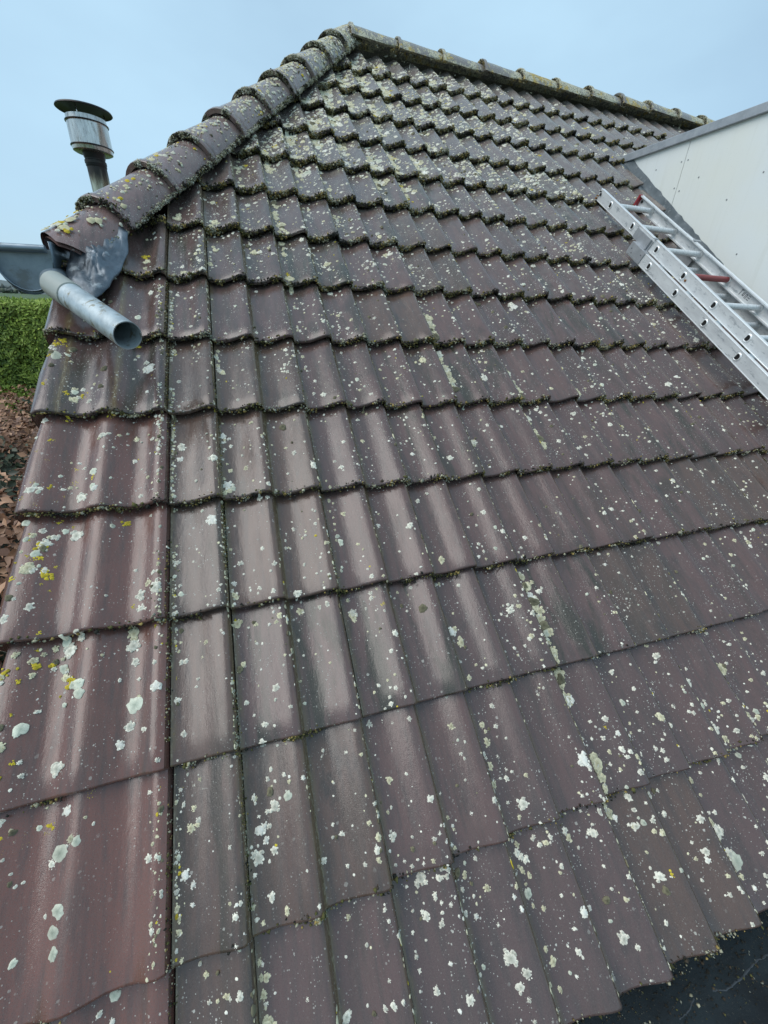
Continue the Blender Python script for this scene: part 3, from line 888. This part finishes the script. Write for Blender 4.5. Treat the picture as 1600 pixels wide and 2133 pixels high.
# on the hip tiles
def hip_surface_item(k, along, a, r, kd):
    pass
hl = []
for k, v in enumerate([1.70] + HV[1:]):
    cnt = 70 + 22 * k
    for _ in range(26): hl.append((k, abs(rng.normal(.04, .05)) + .012, rng.normal(0, .45), np.clip(rng.lognormal(-4.9, .4), .003, .014), rng.choice(6, p=(.3, .5, .05, .1, .0, .05))))
    for _ in range(cnt):
        hl.append((k, rng.uniform(.03, hip_len), np.clip(rng.normal(.45 if rng.random() < .5 else -.1, .55), -1.3, 1.35), np.clip(rng.lognormal(-5.55 + .05 * k, .5), .0015, .012), rng.choice(6, p=(.42, .36, .08, .06, .05, .03))))
for t in [(0, .12, .15, .022, 3), (0, .16, .3, .02, 1), (0, .10, .5, .018, 1), (0, .2, .75, .016, 1), (0, .22, .9, .014, 1), (0, .05, -.1, .02, 3), (1, .2, .35, .012, 3), (1, .23, .42, .010, 3), (1, .12, .2, .012, 1), (2, .12, .1, .02, 1), (2, .1, .3, .012, 3), (6, .2, -.1, .025, 3), (5, .1, 0, .02, 1)]: hl.append(t)
Vv = []; Fv = []; Cv = []
for (k, al, a, r, kd) in hl:
    v = 1.70 if k == 0 else HV[k]; pal = [(.66, .63, .50), (.60, .54, .34), (.56, .58, .45), (.58, .43, .03), (.09, .085, .05), (.74, .72, .62)][int(kd)]
    b = len(Vv); R0 = .117 - .012 * al / hip_len + .0022
    if k == 0 and (al < .06 or hip_u(v + al * .87) + math.sin(a) * .1 < -.36): continue
    def pt(dx, dy, h):
        aa = a + dx / R0
        return cap_pt(v, al + dy, aa, R0 + h) + np.array(hup) * (-.035 * (al + dy) + .0012)
    Vv.append(pt(0, 0, .001)); Cv.append(np.array(pal) * .8)
    for q, (f, h) in enumerate(((.6, .0012), (1.0, -.0016))):
        for s in range(9):
            t = 2 * math.pi * s / 9; rr = r * f * rng.uniform(.75, 1.25)
            Vv.append(pt(math.cos(t) * rr, math.sin(t) * rr, h)); Cv.append(np.array(pal) * rng.uniform(.85, 1.15))
    for s in range(9):
        Fv.append((b, b + 1 + s, b + 1 + (s + 1) % 9))
        Fv.append((b + 1 + s, b + 10 + s, b + 10 + (s + 1) % 9)); Fv.append((b + 1 + s, b + 10 + (s + 1) % 9, b + 1 + (s + 1) % 9))
me = fastmesh('lichen', np.array(Vv), np.array(Fv), np.array(Cv))
o = link('lichen', me, roof, M_lichen); o['kind'] = 'stuff'

# ------------------------------------------------------------------ dormer (right): cheek of pale panels, trim, lead
CU = CHEEK_U
def cheek_poly(y0, y1, x, zt=2.058, dz=.035):
    """panel polygon in world: top at zt, bottom following the slope"""
    zb = lambda y: y * math.tan(TH) + dz / CT
    pts = [(y0, max(zb(y0), -9)), (y1, min(zb(y1), zt)), (y1, zt), (y0, zt)]
    if zb(y1) >= zt:
        ye = (zt - dz / CT) / math.tan(TH); pts = [(y0, zb(y0)), (ye, zt), (y0, zt)]
    return pts
def prism_x(name, pts, x0, x1, mat, parent):
    k = len(pts)
    V = [(x0, y, z) for y, z in pts] + [(x1, y, z) for y, z in pts]
    F = [tuple(range(k)), tuple(reversed(range(k, 2 * k)))] + [(i, (i + 1) % k, (i + 1) % k + k, i + k) for i in range(k)]
    bm = bmesh.new(); me = mesh(name, V, F); bm.from_mesh(me); bmesh.ops.recalc_face_normals(bm, faces=bm.faces); bm.to_mesh(me); bm.free()
    return link(name, me, parent, mat)
core = [(.62, .35), (.62, 2.052), (2.66, 2.052), (2.66, 1.97), (.70, .45)]
dormer = prism_x('dormer', [(.62, .62 * math.tan(TH) - .02), (2.73, 2.73 * math.tan(TH) - .02), (2.73, 2.075), (.62, 2.075)], CU + .012, 5.75, M_black, house)
dormer['label'] = 'box dormer clad in pale greenish white panels under a grey metal edge'
for y0, y1 in ((.62, 1.147), (1.151, 2.148), (2.152, 2.75)):
    prism_x('cheek_panel', cheek_poly(y0, y1, CU), CU, CU + .010, M_panel, dormer)
fm = M_trim
tr = box('roof_edge_trim', CU - .022, CU + .03, .58, 2.735, 2.056, 2.106, fm, dormer, .003)
tr2 = box('roof_edge_trim', CU + .03, 5.78, .58, .632, 2.056, 2.106, fm, dormer, .003)
box('dormer_roof', CU + .03, 5.75, .632, 2.735, 2.078, 2.096, M_bit, dormer)
bm = bmesh.new(); bmesh.ops.create_uvsphere(bm, u_segments=10, v_segments=6, radius=.005)
for v in bm.verts: v.co.x *= .5
me_s = bm_mesh('screw', bm, True); me_s.materials.append(M_screw)
for (y, z) in [(2.175, 1.944), (2.125, 1.943), (2.170, 1.795), (2.122, 1.771), (2.378, 1.943), (1.573, 1.761), (1.999, 1.823), (1.549, 1.344), (1.744, 1.657), (1.17, 1.9), (1.13, 1.9), (1.17, 1.5), (1.13, 1.5)]:
    o = link('screw', me_s, dormer); o.location = (CU - .001, y, z)
# lead soaker strip along the cheek, roof-local wrinkled sheet
nu, nv = 12, 70
V = []; F = []
for a in range(nv + 1):
    v = .75 + (3.385 - .75) * a / nv
    for b in range(nu + 1):
        t = b / nu; u = 3.262 + (CU - .004 - 3.262) * t
        u += (.02 * vnoise(np.array([v]), np.array([0.]), 9, 4)[0] - .01) * (1 - t)
        z = .006 + .006 * math.sin(v * 23) * (1 - t) + .010 * (vnoise(np.array([u]), np.array([v]), 30, 2)[0]) + (.05 * max(0, t - .72) / .28 if t > .72 else 0)
        if b == 0: z -= .012
        V.append((u, v, z))
for a in range(nv):
    for b in range(nu):
        i = a * (nu + 1) + b; F.append((i, i + 1, i + nu + 2, i + nu + 1))
M_leadr = metal_material('grey_lead_strip', (.12, .145, .16), (.08, .10, .11), (.55, .75), .2, 14, (1, 1, 1), (.24, .26, .27), .2)
lead = link('lead_flashing', mesh('lead_flashing', V, F, True), roof, M_leadr)

# ------------------------------------------------------------------ flat roof below the eave
flat = box('flat_roof', -.9, 5.5, -4.5, -.42, -.68, -.53, M_bit)
tag(flat, 'wet black bitumen flat roof just below the tile eave, bottom right corner', 'flat roof')
P3 = []; S3 = []
for _ in range(5000):
    P3.append((rng.uniform(.6, 2.2), -.45 - abs(rng.normal(.06, .12)), -.529 + rng.uniform(-.0005, .002))); S3.append(rng.lognormal(-6.5, .6))
S3 = np.clip(S3, .0006, .007)
crumbs('gravel_and_moss_litter', P3, S3, dict(dark=.42, brown=.3, olive=.14, grey=.1, cream=.05), flat, M_moss)
# raised welted seam of the membrane
V = []; F = []
for line, w0 in (([(1.411, -.599), (1.365, -.598), (1.33, -.603), (1.296, -.608), (1.269, -.608), (1.236, -.609), (1.216, -.603), (1.198, -.599)], .0022), ([(1.145, -.595), (1.127, -.602), (1.107, -.607), (1.094, -.608), (1.075, -.607)], .0016)):
    fine = []
    for (xa, ya), (xb, yb_) in zip(line[:-1], line[1:]):
        for q in range(5): fine.append((xa + (xb - xa) * q / 5, ya + (yb_ - ya) * q / 5 + random.uniform(-.0012, .0012)))
    b = len(V)
    for x, y in fine:
        w = w0 * random.uniform(.35, 1.3)
        V += [(x, y - w, -.5298), (x, y, -.5286), (x, y + w, -.5298)]
    for q in range(len(fine) - 1):
        a = b + q * 3; F += [(a, a + 1, a + 4, a + 3), (a + 1, a + 2, a + 5, a + 4)]
M_seam = plain('pale_membrane_seam', (.045, .053, .06), .5, 0, .5, 90)
link('membrane_seam', mesh('membrane_seam', V, F, True), flat, M_seam)

# ------------------------------------------------------------------ gutter, outlet, downpipe, lead apron (left)
gut = empty('rain_gutter', (-.436, 1.28, 1.03))
tag(gut, 'grey zinc half-round gutter with a short downpipe emptying onto the tiles, left', 'gutter')
GX, GY, GZ = -.436, 1.28, 1.03
def gutter_sec(rx, rz, zrim, lipr=.0):
    return [(-.436 - rx * math.cos(a), zrim - rz * math.sin(a) ** .8 + (lipr if k == 24 else 0)) for k, a in enumerate([math.pi * q / 24 for q in range(25)])]
def sweep_y(name, secs, mat, thick=0, parent=None):
    V = []; F = []; k = len(secs[0][1])
    for y, s_ in secs: V += [(x - GX, y - GY, z - GZ) for x, z in s_]
    for i in range(len(secs) - 1):
        for q in range(k - 1): F.append((i * k + q, i * k + q + 1, (i + 1) * k + q + 1, (i + 1) * k + q))
    o = link(name, mesh(name, V, F, True), parent, mat)
    if thick:
        md = o.modifiers.new('thickness', 'SOLIDIFY'); md.thickness = thick; md.offset = 0
    return o
sec = gutter_sec(.088, .138, 1.090)
sweep_y('gutter_channel', [(1.50, sec), (2.5, sec), (4.6, sec)], M_zinc, .003, gut)
sec2 = gutter_sec(.0915, .142, 1.094, .012); sec3 = gutter_sec(.0915, .142, 1.092)
sweep_y('gutter_outlet_section', [(1.270, sec2), (1.30, sec2), (1.40, sec3), (1.525, sec3)], M_zinc, .003, gut)
sweep_y('gutter_joint', [(1.519, gutter_sec(.0945, .145, 1.094)), (1.529, gutter_sec(.0945, .145, 1.094))], M_soot, .002, gut)
# stop end: half-round plate set a little inside the channel, rolled along its top
secp = gutter_sec(.089, .138, 1.078)
V = [(x - GX, 1.278 - GY, z - GZ) for x, z in secp] + [(x * .94 + GX * .06 - GX, 1.286 - GY, z - GZ + .004) for x, z in secp]
k = len(secp); F = [(q, q + 1, q + 1 + k, q + k) for q in range(k - 1)] + [tuple(range(k, 2 * k))]
link('stop_end', mesh('stop_end', V, F), gut, M_zincd)
me = tube_mesh('rolled_edge', [(-.535 - GX, 1.268 - GY, 1.078 - GZ), (-.46 - GX, 1.268 - GY, 1.080 - GZ), (-.358 - GX, 1.268 - GY, 1.082 - GZ)], [.0125, .0125, .012], 18)
link('rolled_edge', me, gut, M_zinc)
# cross bracket behind
A = Vector((-.309, 1.134, .967)); B = Vector((-.062, .794, .847))
def L_(p): return Vector(p) - Vector((GX, GY, GZ))
d_ = (B - A).normalized()
c1 = A + d_ * .095
me = tube_mesh('pipe_collar', [L_(A - d_ * .026), L_(A - d_ * .024), L_(c1), L_(c1 + d_ * .002)], [.039, .0425, .0425, .040], 32, (True, True))
link('pipe_collar', me, gut, M_pvc)
me = tube_mesh('outlet_elbow', [L_((-.385, 1.38, 1.0)), L_((-.358, 1.31, .990)), L_((-.340, 1.20, .983)), L_(A - d_ * .02)], [.040, .039, .038, .037], 28)
link('outlet_elbow', me, gut, M_zinc)
# hollow pipe: outer skin, rim and inner skin
pp = [c1 - d_ * .01, c1 + d_ * .05, A + d_ * .30, B, B, B - d_ * .002, A + d_ * .2]
rr_ = [.0393, .0397, .040, .0405, .0378, .0375, .037]
V = []; F = []; x_, y_, z_ = frame_of(A, B); nn = 36
for p, r in zip(pp, rr_):
    for k in range(nn):
        t = 2 * math.pi * k / nn; V.append(L_(p) + (x_ * math.cos(t) + y_ * math.sin(t)) * r)
for i in range(len(pp) - 1):
    for k in range(nn): F.append((i * nn + k, i * nn + (k + 1) % nn, (i + 1) * nn + (k + 1) % nn, (i + 1) * nn + k))
F.append(tuple(range((len(pp) - 1) * nn, len(pp) * nn)))
me = mesh('downpipe', V, F, True)
bm = bmesh.new(); bm.from_mesh(me)
for e in bm.edges:
    if len(e.link_faces) == 2 and e.calc_face_angle(0) > R(45): e.smooth = False
bm.to_mesh(me); bm.free()
link('downpipe', me, gut, M_zincp)
# crumpled lead apron between outlet and tiles (roof-local)
outl = [(-.318, 1.76, .035), (-.318, 1.63, .035), (-.302, 1.56, .038), (-.262, 1.505, .040), (-.222, 1.485, .040), (-.180, 1.56, .042), (-.150, 1.67, .040), (-.128, 1.77, .042), (-.128, 1.87, .050), (-.18, 1.95, .060), (-.25, 1.95, .06), (-.31, 1.88, .05)]
cx, cy = -.215, 1.70
V = []; F = []; K = 48; Rg = 12
ox = np.array(outl); tt = np.linspace(0, 1, len(outl) + 1); loop = np.vstack([ox, ox[:1]])
for r in range(Rg + 1):
    f = r / Rg
    for k in range(K):
        q = [float(np.interp(k / K, tt, loop[:, c_])) for c_ in range(3)]
        u = cx + (q[0] - cx) * f; v = cy + (q[1] - cy) * f
        z = .072 * (1 - f) + q[2] * f
        wr = vnoise(np.array([u + .3 * v]), np.array([v * .6]), 26, 11)[0] - .5
        wr2 = vnoise(np.array([u - v]), np.array([v + u]), 60, 12)[0] - .5
        z += (wr * .040 + wr2 * .022) * (1 - .6 * f)
        u2 = u + (wr2 * .006 if f > .9 else 0)
        V.append((u2, v, z))
for r in range(Rg):
    for k in range(K):
        F.append((r * K + k, r * K + (k + 1) % K, (r + 1) * K + (k + 1) % K, (r + 1) * K + k))
la = link('lead_apron', mesh('lead_apron', V, F, True), gut, M_lead)
la.matrix_parent_inverse = gut.matrix_world.inverted()
la.rotation_euler = (TH, 0, 0)
la.matrix_parent_inverse = Matrix.Translation(-Vector((GX, GY, GZ)))
md = la.modifiers.new('thickness', 'SOLIDIFY'); md.thickness = .003

# ------------------------------------------------------------------ flue pipe behind the hip
FB = Vector((-.641, 3.623, 1.680))
flue = empty('flue_pipe', (FB.x, FB.y, -2.6))
tag(flue, 'steel flue pipe with sooty black rain cap behind the hip tiles', 'flue')
fz = FB.z + 2.6
link('pipe', tube_profile('pipe', [(Vector((0, 0, z)), r) for z, r in [(0, .063), (fz + .06, .063), (fz + .115, .063), (fz + .118, .069), (fz + .135, .069), (fz + .138, .064), (fz + .21, .064)]], 32), flue, sooty('sooty_steel_pipe', 1.68 + 2.6 - .01, 1.68 + 2.6 + .09))
link('pipe_socket', tube_profile('pipe_socket', [(Vector((0, 0, z)), r) for z, r in [(fz + .10, .0645), (fz + .104, .0665), (fz + .137, .0665), (fz + .142, .062), (fz + .155, .068), (fz + .20, .072), (fz + .201, .02)]], 32), flue, M_soot)
link('cowl_drum', tube_profile('cowl_drum', [(Vector((0, 0, z)), r) for z, r in [(fz + .182, .05), (fz + .178, .112), (fz + .184, .124), (fz + .202, .127), (fz + .205, .131), (fz + .211, .131), (fz + .214, .127), (fz + .335, .125), (fz + .338, .129), (fz + .343, .129), (fz + .346, .125), (fz + .372, .122), (fz + .373, .112), (fz + .22, .110)]], 48), flue, M_sleek)
for z in (fz + .209, fz + .341):
    link('drum_band', tube_profile('drum_band', [(Vector((0, 0, z - .004)), .1315), (Vector((0, 0, z)), .1335), (Vector((0, 0, z + .004)), .1315)], 48), flue, M_soot)
link('rain_cap', tube_profile('rain_cap', [(Vector((0, 0, z)), r) for z, r in [(fz + .412, .001), (fz + .412, .15), (fz + .407, .168), (fz + .410, .172), (fz + .418, .168), (fz + .436, .09), (fz + .442, .001)]], 48), flue, M_soot)
for a in (20, 140, 260):
    x, y = .112 * math.cos(R(a)), .112 * math.sin(R(a))
    link('cap_strut', tube_mesh('cap_strut', [(x, y, fz + .34), (x * 1.05, y * 1.05, fz + .415)], [.004, .004], 8), flue, M_sleek)

# ------------------------------------------------------------------ ladder
lv0 = 2.665; lz0 = .10 + (2.51 - lv0) * .087
lo = Vector((2.60, lv0 * CT - lz0 * ST, lv0 * ST + lz0 * CT))
lad = empty('ladder', lo, (TH - math.atan(.087), 0, 0))
tag(lad, 'two-section aluminium ladder with one red rung lying on the tiles beside the dormer', 'ladder')
HH = .031
def rail(name, x, y0, y1, zc, inward, hh=HH, fl=.024, flare=True):
    """C channel; web at x, flanges pointing along inward (+1/-1)"""
    t = .0025
    s = [(0, -hh), (inward * fl, -hh), (inward * fl, -hh + .006), (inward * (fl - t), -hh + .006), (inward * (fl - t), -hh + t), (inward * t, -hh + t),
         (inward * t, hh - t), (inward * (fl - t), hh - t), (inward * (fl - t), hh - .006), (inward * fl, hh - .006), (inward * fl, hh), (0, hh)]
    V = [(x + a, y0, zc + b) for a, b in s] + [(x + a, y1, zc + b) for a, b in s]
    k = len(s); F = [(i, (i + 1) % k, (i + 1) % k + k, i + k) for i in range(k)]
    bm = bmesh.new(); me = mesh(name, V, F); bm.from_mesh(me); bmesh.ops.recalc_face_normals(bm, faces=bm.faces); bm.to_mesh(me); bm.free()
    o = link(name, me, lad, M_alu)
    for sgn in (-1, 1):   # rolled bright edge beads along the web
        link('rail_edge', tube_mesh('rail_edge', [(x + inward * .002, y0 - .0005, zc + sgn * (hh - .001)), (x + inward * .002, y1, zc + sgn * (hh - .001))], [.0034, .0034], 8), o, M_alu_edge)
    return o
YL = -4.0
r_fl = rail('rail', 0, 0, YL, 0, 1)
r_fr = rail('rail', .355, 0, YL, 0, -1)
ZB = -.0675
r_bl = rail('rail', -.030, -.525, YL - .05, ZB, 1)
r_br = rail('rail', .385, -.525, YL - .05, ZB, -1)
def dsec(r, n=14):   # D shape, flat face up-slope
    pts = [(r * .62, r * math.sin(math.acos(.62))), ]
    a0 = math.acos(.62)
    for k in range(n + 1):
        a = a0 + (2 * math.pi - 2 * a0) * k / n
        pts.append((r * math.cos(a), r * math.sin(a)))
    return pts[1:]
def rung_mesh(x0, x1, r=.0150):
    s = dsec(r); k = len(s); V = []; F = []
    for xx in (x0, x1):
        V += [(xx, a, b) for a, b in s]
    F = [(i, (i + 1) % k, (i + 1) % k + k, i + k) for i in range(k)]
    return mesh('rung', V, F, True)
def ring_mesh(x, sg, r0=.0150, r1=.0205):
    A_ = dsec(r0 * .93); B_ = dsec(r1); k = len(A_)
    V = [(x + sg * .012, a, b) for a, b in A_] + [(x - sg * .0045, a * 1.0, b) for a, b in A_] + [(x - sg * .0045, a * .82, b * .82) for a, b in B_] + [(x - sg * .0008, a, b) for a, b in B_]
    F = []
    for q in range(3):
        F += [(q * k + i, q * k + (i + 1) % k, (q + 1) * k + (i + 1) % k, (q + 1) * k + i) for i in range(k)]
    return mesh('rung_collar', V, F, True)
me_r1 = rung_mesh(.0, .355); me_r1.materials.append(M_alu); me_r1r = rung_mesh(.0, .355); me_r1r.materials.append(M_redr)
me_r2 = rung_mesh(-.03, .385); me_r2.materials.append(M_alu)
cl = ring_mesh(0, 1); cl.materials.append(M_alu_edge)
kd = dsec(.0138); me_d = mesh('rung_bore_shade', [(0, a, b) for a, b in kd], [tuple(range(len(kd)))]); me_d.materials.append(M_black)  # flat black face painting the shade inside the hollow rung
def inner_flange(x, sg):
    s = dsec(.0150); s2 = dsec(.0195); k = len(s)
    V = [(x, a, b) for a, b in s2] + [(x + sg * .006, a, b) for a, b in s2] + [(x + sg * .009, a, b) for a, b in s]
    F = []
    for q in range(2): F += [(q * k + i, q * k + (i + 1) % k, (q + 1) * k + (i + 1) % k, (q + 1) * k + i) for i in range(k)]
    return mesh('rung_flange', V, F, True)
fi_r = inner_flange(0, -1); fi_r.materials.append(M_alu)
for k in range(14):
    y = -.152 - .2655 * k
    r = link('rung', me_r1r if k == 3 else me_r1, lad); r.location = (0, y, 0)
    if k == 3: r['label'] = 'dull red rung'
    c_ = link('rung_collar', cl, r); b_ = link('rung_bore_shade', me_d, r); b_.location = (.0005 - .0015, 0, 0)
    f_ = link('rung_flange', fi_r, r); f_.location = (.3525, 0, 0)
    if k < 13:
        y2 = -.735 - .2655 * k
        if y2 > YL:
            r = link('rung', me_r2, lad); r.location = (0, y2, ZB)
            c_ = link('rung_collar', cl, r); c_.location = (-.030, 0, 0); b_ = link('rung_bore_shade', me_d, r); b_.location = (-.031, 0, 0)
            f_ = link('rung_flange', fi_r, r); f_.location = (.3825, 0, 0)
# guide bracket on the left rails
bm = bmesh.new()
bm_box(bm, -.036, -.0325, -.66, -.525, ZB - HH + .004, ZB + HH)
bm_box(bm, -.036, -.002, -.66, -.525, ZB + HH, ZB + HH + .003)
bm_box(bm, -.0055, -.002, -.635, -.47, ZB + HH + .003, .018)
link('guide_bracket', bm_mesh('guide_bracket', bm), lad, M_alu_dark)
bm = bmesh.new()
bm_box(bm, -.016, -.0055, -.622, -.610, -.03, .022); bm_box(bm, -.020, .012, -.640, -.628, .0335, .037); 
link('locking_hook', bm_mesh('locking_hook', bm), lad, M_alu_dark)
bm = bmesh.new()
bm_box(bm, .357, .3605, -.66, -.50, -.09, .034); bm_box(bm, .340, .392, -.66, -.52, ZB + HH, ZB + HH + .003); bm_box(bm, .335, .392, -.60, -.585, .0335, .037)
link('guide_bracket', bm_mesh('guide_bracket', bm), lad, M_alu_dark)
# end caps and bolts
ec = box('end_cap', .326, .3545, -.010, .004, -.031, .032, M_red, lad, .0015)
bm = bmesh.new()
for z in (-.018, 0, .018): bm_box(bm, .334, .345, .0041, .0056, z - .003, z + .003)
link('cap_slots', bm_mesh('cap_slots', bm), ec, M_alu_edge)
def bolt(x, y, z, r, mat, ln=.006, parent=lad, sg=-1):
    link('bolt', tube_mesh('bolt', [(x, y, z), (x + sg * ln, y, z), (x + sg * (ln + .001), y, z)], [r, r, r * .7], 12), parent, mat)
bolt(0, -.022, .006, .0075, M_bolt, .008); bolt(0, -.012, .018, .004, M_bolt, .010); bolt(0, -.006, -.008, .0045, M_rust, .008); bolt(0, -.004, -.022, .0055, M_rust, .012)
bolt(.3525, -.030, .004, .008, M_bolt, .007)
bolt(-.036, -.55, ZB + .006, .003, M_bolt, .001); bolt(-.036, -.565, ZB - .012, .003, M_bolt, .001); bolt(-.036, -.64, ZB + .012, .003, M_bolt, .001)
bolt(-.0005, -.98, -.008, .006, M_rust, .004)
# sticker with pictogram on the inner face of the right rail
M_st = plain('white_sticker', (.66, .68, .68), .4, 0, .1); M_ink = plain('sticker_print', (.16, .17, .18), .5, 0, .1)
stk = box('sticker', .3512, .3522, -1.145, -1.055, -.022, .022, M_st, lad)
bm = bmesh.new()
for (y0, y1, z0, z1) in [(-1.066, -1.062, -.016, .010), (-1.074, -1.058, .010, .014), (-1.092, -1.080, -.010, -.006), (-1.092, -1.088, -.010, .012), (-1.084, -1.080, -.010, .008), (-1.112, -1.098, .006, .010), (-1.112, -1.108, -.014, .010), (-1.104, -1.100, -.014, .004), (-1.134, -1.118, -.012, -.008), (-1.134, -1.118, -.002, .002), (-1.134, -1.118, .008, .011)]:
    bm_box(bm, .3505, .3513, y0, y1, z0, z1)
link('sticker_marks', bm_mesh('sticker_marks', bm), stk, M_ink)

# ------------------------------------------------------------------ ground, fields, hills, hedges
g = link('ground', mesh('ground', [(-3000, -3000, -2.6), (3000, -3000, -2.6), (3000, 3000, -2.6), (-3000, 3000, -2.6)], [(0, 1, 2, 3)]), None, M_grass)
tag(g, kind='structure')
V = []; F = []; nx = 160
for i in range(nx + 1):
    x = -1400 + 2800 * i / nx
    h = 3 + 10 * vnoise(np.array([x]), np.array([1.]), 1 / 130., 21)[0] + 6 * vnoise(np.array([x]), np.array([5.]), 1 / 30., 22)[0]
    for (y, z) in ((640, -2.7), (652, h * .25), (700, h * .8), (860, h * 1.15), (1200, -2.7)): V.append((x, y + 30 * math.sin(x / 170), z))
for i in range(nx):
    for k in range(4): F.append((i * 5 + k, (i + 1) * 5 + k, (i + 1) * 5 + k + 1, i * 5 + k + 1))
hl_ = link('hills', mesh('hills', V, F, True), None, M_hill); tag(hl_, kind='structure')
# far wood: blobs of crowns
P3 = []; S3 = []
for _ in range(1500):
    x = rng.uniform(-620, 60); y = rng.uniform(560, 640); s = rng.uniform(1.4, 3.6)
    if vnoise(np.array([x]), np.array([y]), 1 / 40., 31)[0] < .35: continue
    P3.append((x, y, -2.6 + s * rng.uniform(.6, 1.6))); S3.append(s)
TONES['far_a'] = (.085, .10, .09); TONES['far_b'] = (.12, .13, .115); TONES['far_c'] = (.10, .125, .085)  # crown tones greyed to carry the haze in their colour
wood = crumbs('far_wood', P3, S3, dict(far_a=.4, far_b=.35, far_c=.3), None, M_hill)
wood.data.materials.clear(); wood.data.materials.append(attr_material('far_crowns', .95, (.6, .3, .2), var=.4))

def leaves(name, P, D, S, cols_, parent, mat, fold=.25, asp=.55):
    P = np.asarray(P, float); n_ = len(P)
    a = rng.normal(0, 1, (n_, 3)); a /= np.linalg.norm(a, axis=1)[:, None]
    D = np.asarray(D, float) + a * .75; D /= np.linalg.norm(D, axis=1)[:, None]
    b = np.cross(D, rng.normal(0, 1, (n_, 3))); b /= np.linalg.norm(b, axis=1)[:, None]
    nn_ = np.cross(D, b); S = np.asarray(S)[:, None]
    base = P; tip = P + b * S; mid = P + b * S * .5
    l = mid + D * 0 + nn_ * S * asp * .5 + D * S * fold * .4; r = mid - nn_ * S * asp * .5 + D * S * fold * .4
    V = np.stack([base, l, tip, r], 1).reshape(-1, 3)
    F = np.array([(0, 1, 2), (0, 2, 3)])[None] + (np.arange(n_) * 4)[:, None, None]
    cc = np.repeat(cols_[:, None, :], 4, 1).reshape(-1, 3)
    me = fastmesh(name, V, F.reshape(-1, 3), cc, False)
    return link(name, me, parent, mat)

# conifer hedge, clipped wall
HY, HT = 7.0, .79
hedge = empty('clipped_hedge', (-3, HY + .5, -2.6))
tag(hedge, 'tall green clipped conifer hedge with a flat top, beyond the verge at left', 'hedge')
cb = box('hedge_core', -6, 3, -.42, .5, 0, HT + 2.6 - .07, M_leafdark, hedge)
n_ = 90000
xx = rng.uniform(-4.6, -.4, n_); zz = rng.uniform(-2.6, HT, n_)
k = int(n_ * .12)
yy = HY + .03 - .10 * vnoise(xx, zz, 3.2, 41) - .07 * vnoise(xx, zz, 11, 42) + rng.uniform(-.03, .06, n_)
topm = np.arange(n_) < k
zz = np.where(topm, HT - .02 + .04 * vnoise(xx, yy, 5, 43) + rng.uniform(-.03, .02, n_), zz); yy = np.where(topm, HY + rng.uniform(-.05, .9, n_), yy)
tone = vnoise(xx, zz, 2.2, 44) * .5 + vnoise(xx, zz, 9, 45) * .5
ca, cb_ = np.array((.07, .13, .016)), np.array((.38, .50, .07))
cl_ = ca + (cb_ - ca) * np.clip(tone * 1.5 - .35 + rng.normal(0, .22, n_), 0, 1)[:, None]
o = leaves('foliage', np.stack([xx + 3, yy - HY - .5, zz + 2.6], 1), np.tile((0, -1, .5), (n_, 1)), rng.uniform(.035, .085, n_), cl_, hedge, M_leaf, .2, .35)

# beech hedge with dead leaves, broad, nearer and lower
beech = empty('beech_hedge', (-2.2, 3, -2.6))
tag(beech, 'lower beech hedge with dry copper-brown leaves, beside the left verge', 'hedge')
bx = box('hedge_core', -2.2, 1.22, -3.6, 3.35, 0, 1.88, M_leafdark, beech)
n_ = 42000
xx = -4.4 + 3.55 * rng.random(n_) ** .8; yy = rng.uniform(-.6, 6.5, n_)
top = -.40 + .30 * (vnoise(xx, yy, 1.6, 51) - .5) + .34 * (vnoise(xx, yy, 4, 52) - .5)
zz = top - np.abs(rng.normal(0, .12, n_))
edge = rng.random(n_) < .25
xx = np.where(edge, -.90 + rng.normal(0, .04, n_), xx); zz = np.where(edge, rng.uniform(-2.0, -.3, n_), zz)
dens = vnoise(xx, yy, 2.6, 53)
greenm = (dens < .36) & (rng.random(n_) < .75)
keep = rng.random(n_) < np.where(edge, .8, .85)
br_a, br_b = np.array((.13, .05, .022)), np.array((.50, .27, .145))
cl_ = br_a + (br_b - br_a) * rng.random(n_)[:, None] ** 1.4
cl_ = np.where(greenm[:, None], np.array((.028, .040, .012)) * rng.uniform(.6, 1.6, (n_, 1)), cl_)
xx, yy, zz, cl_ = xx[keep], yy[keep], zz[keep], cl_[keep]
leaves('foliage', np.stack([xx + 2.2, yy - 3, zz + 2.6], 1), np.tile((0, -.3, 1), (len(xx), 1)), rng.uniform(.045, .09, len(xx)), cl_, beech, M_beech, .35, .62)
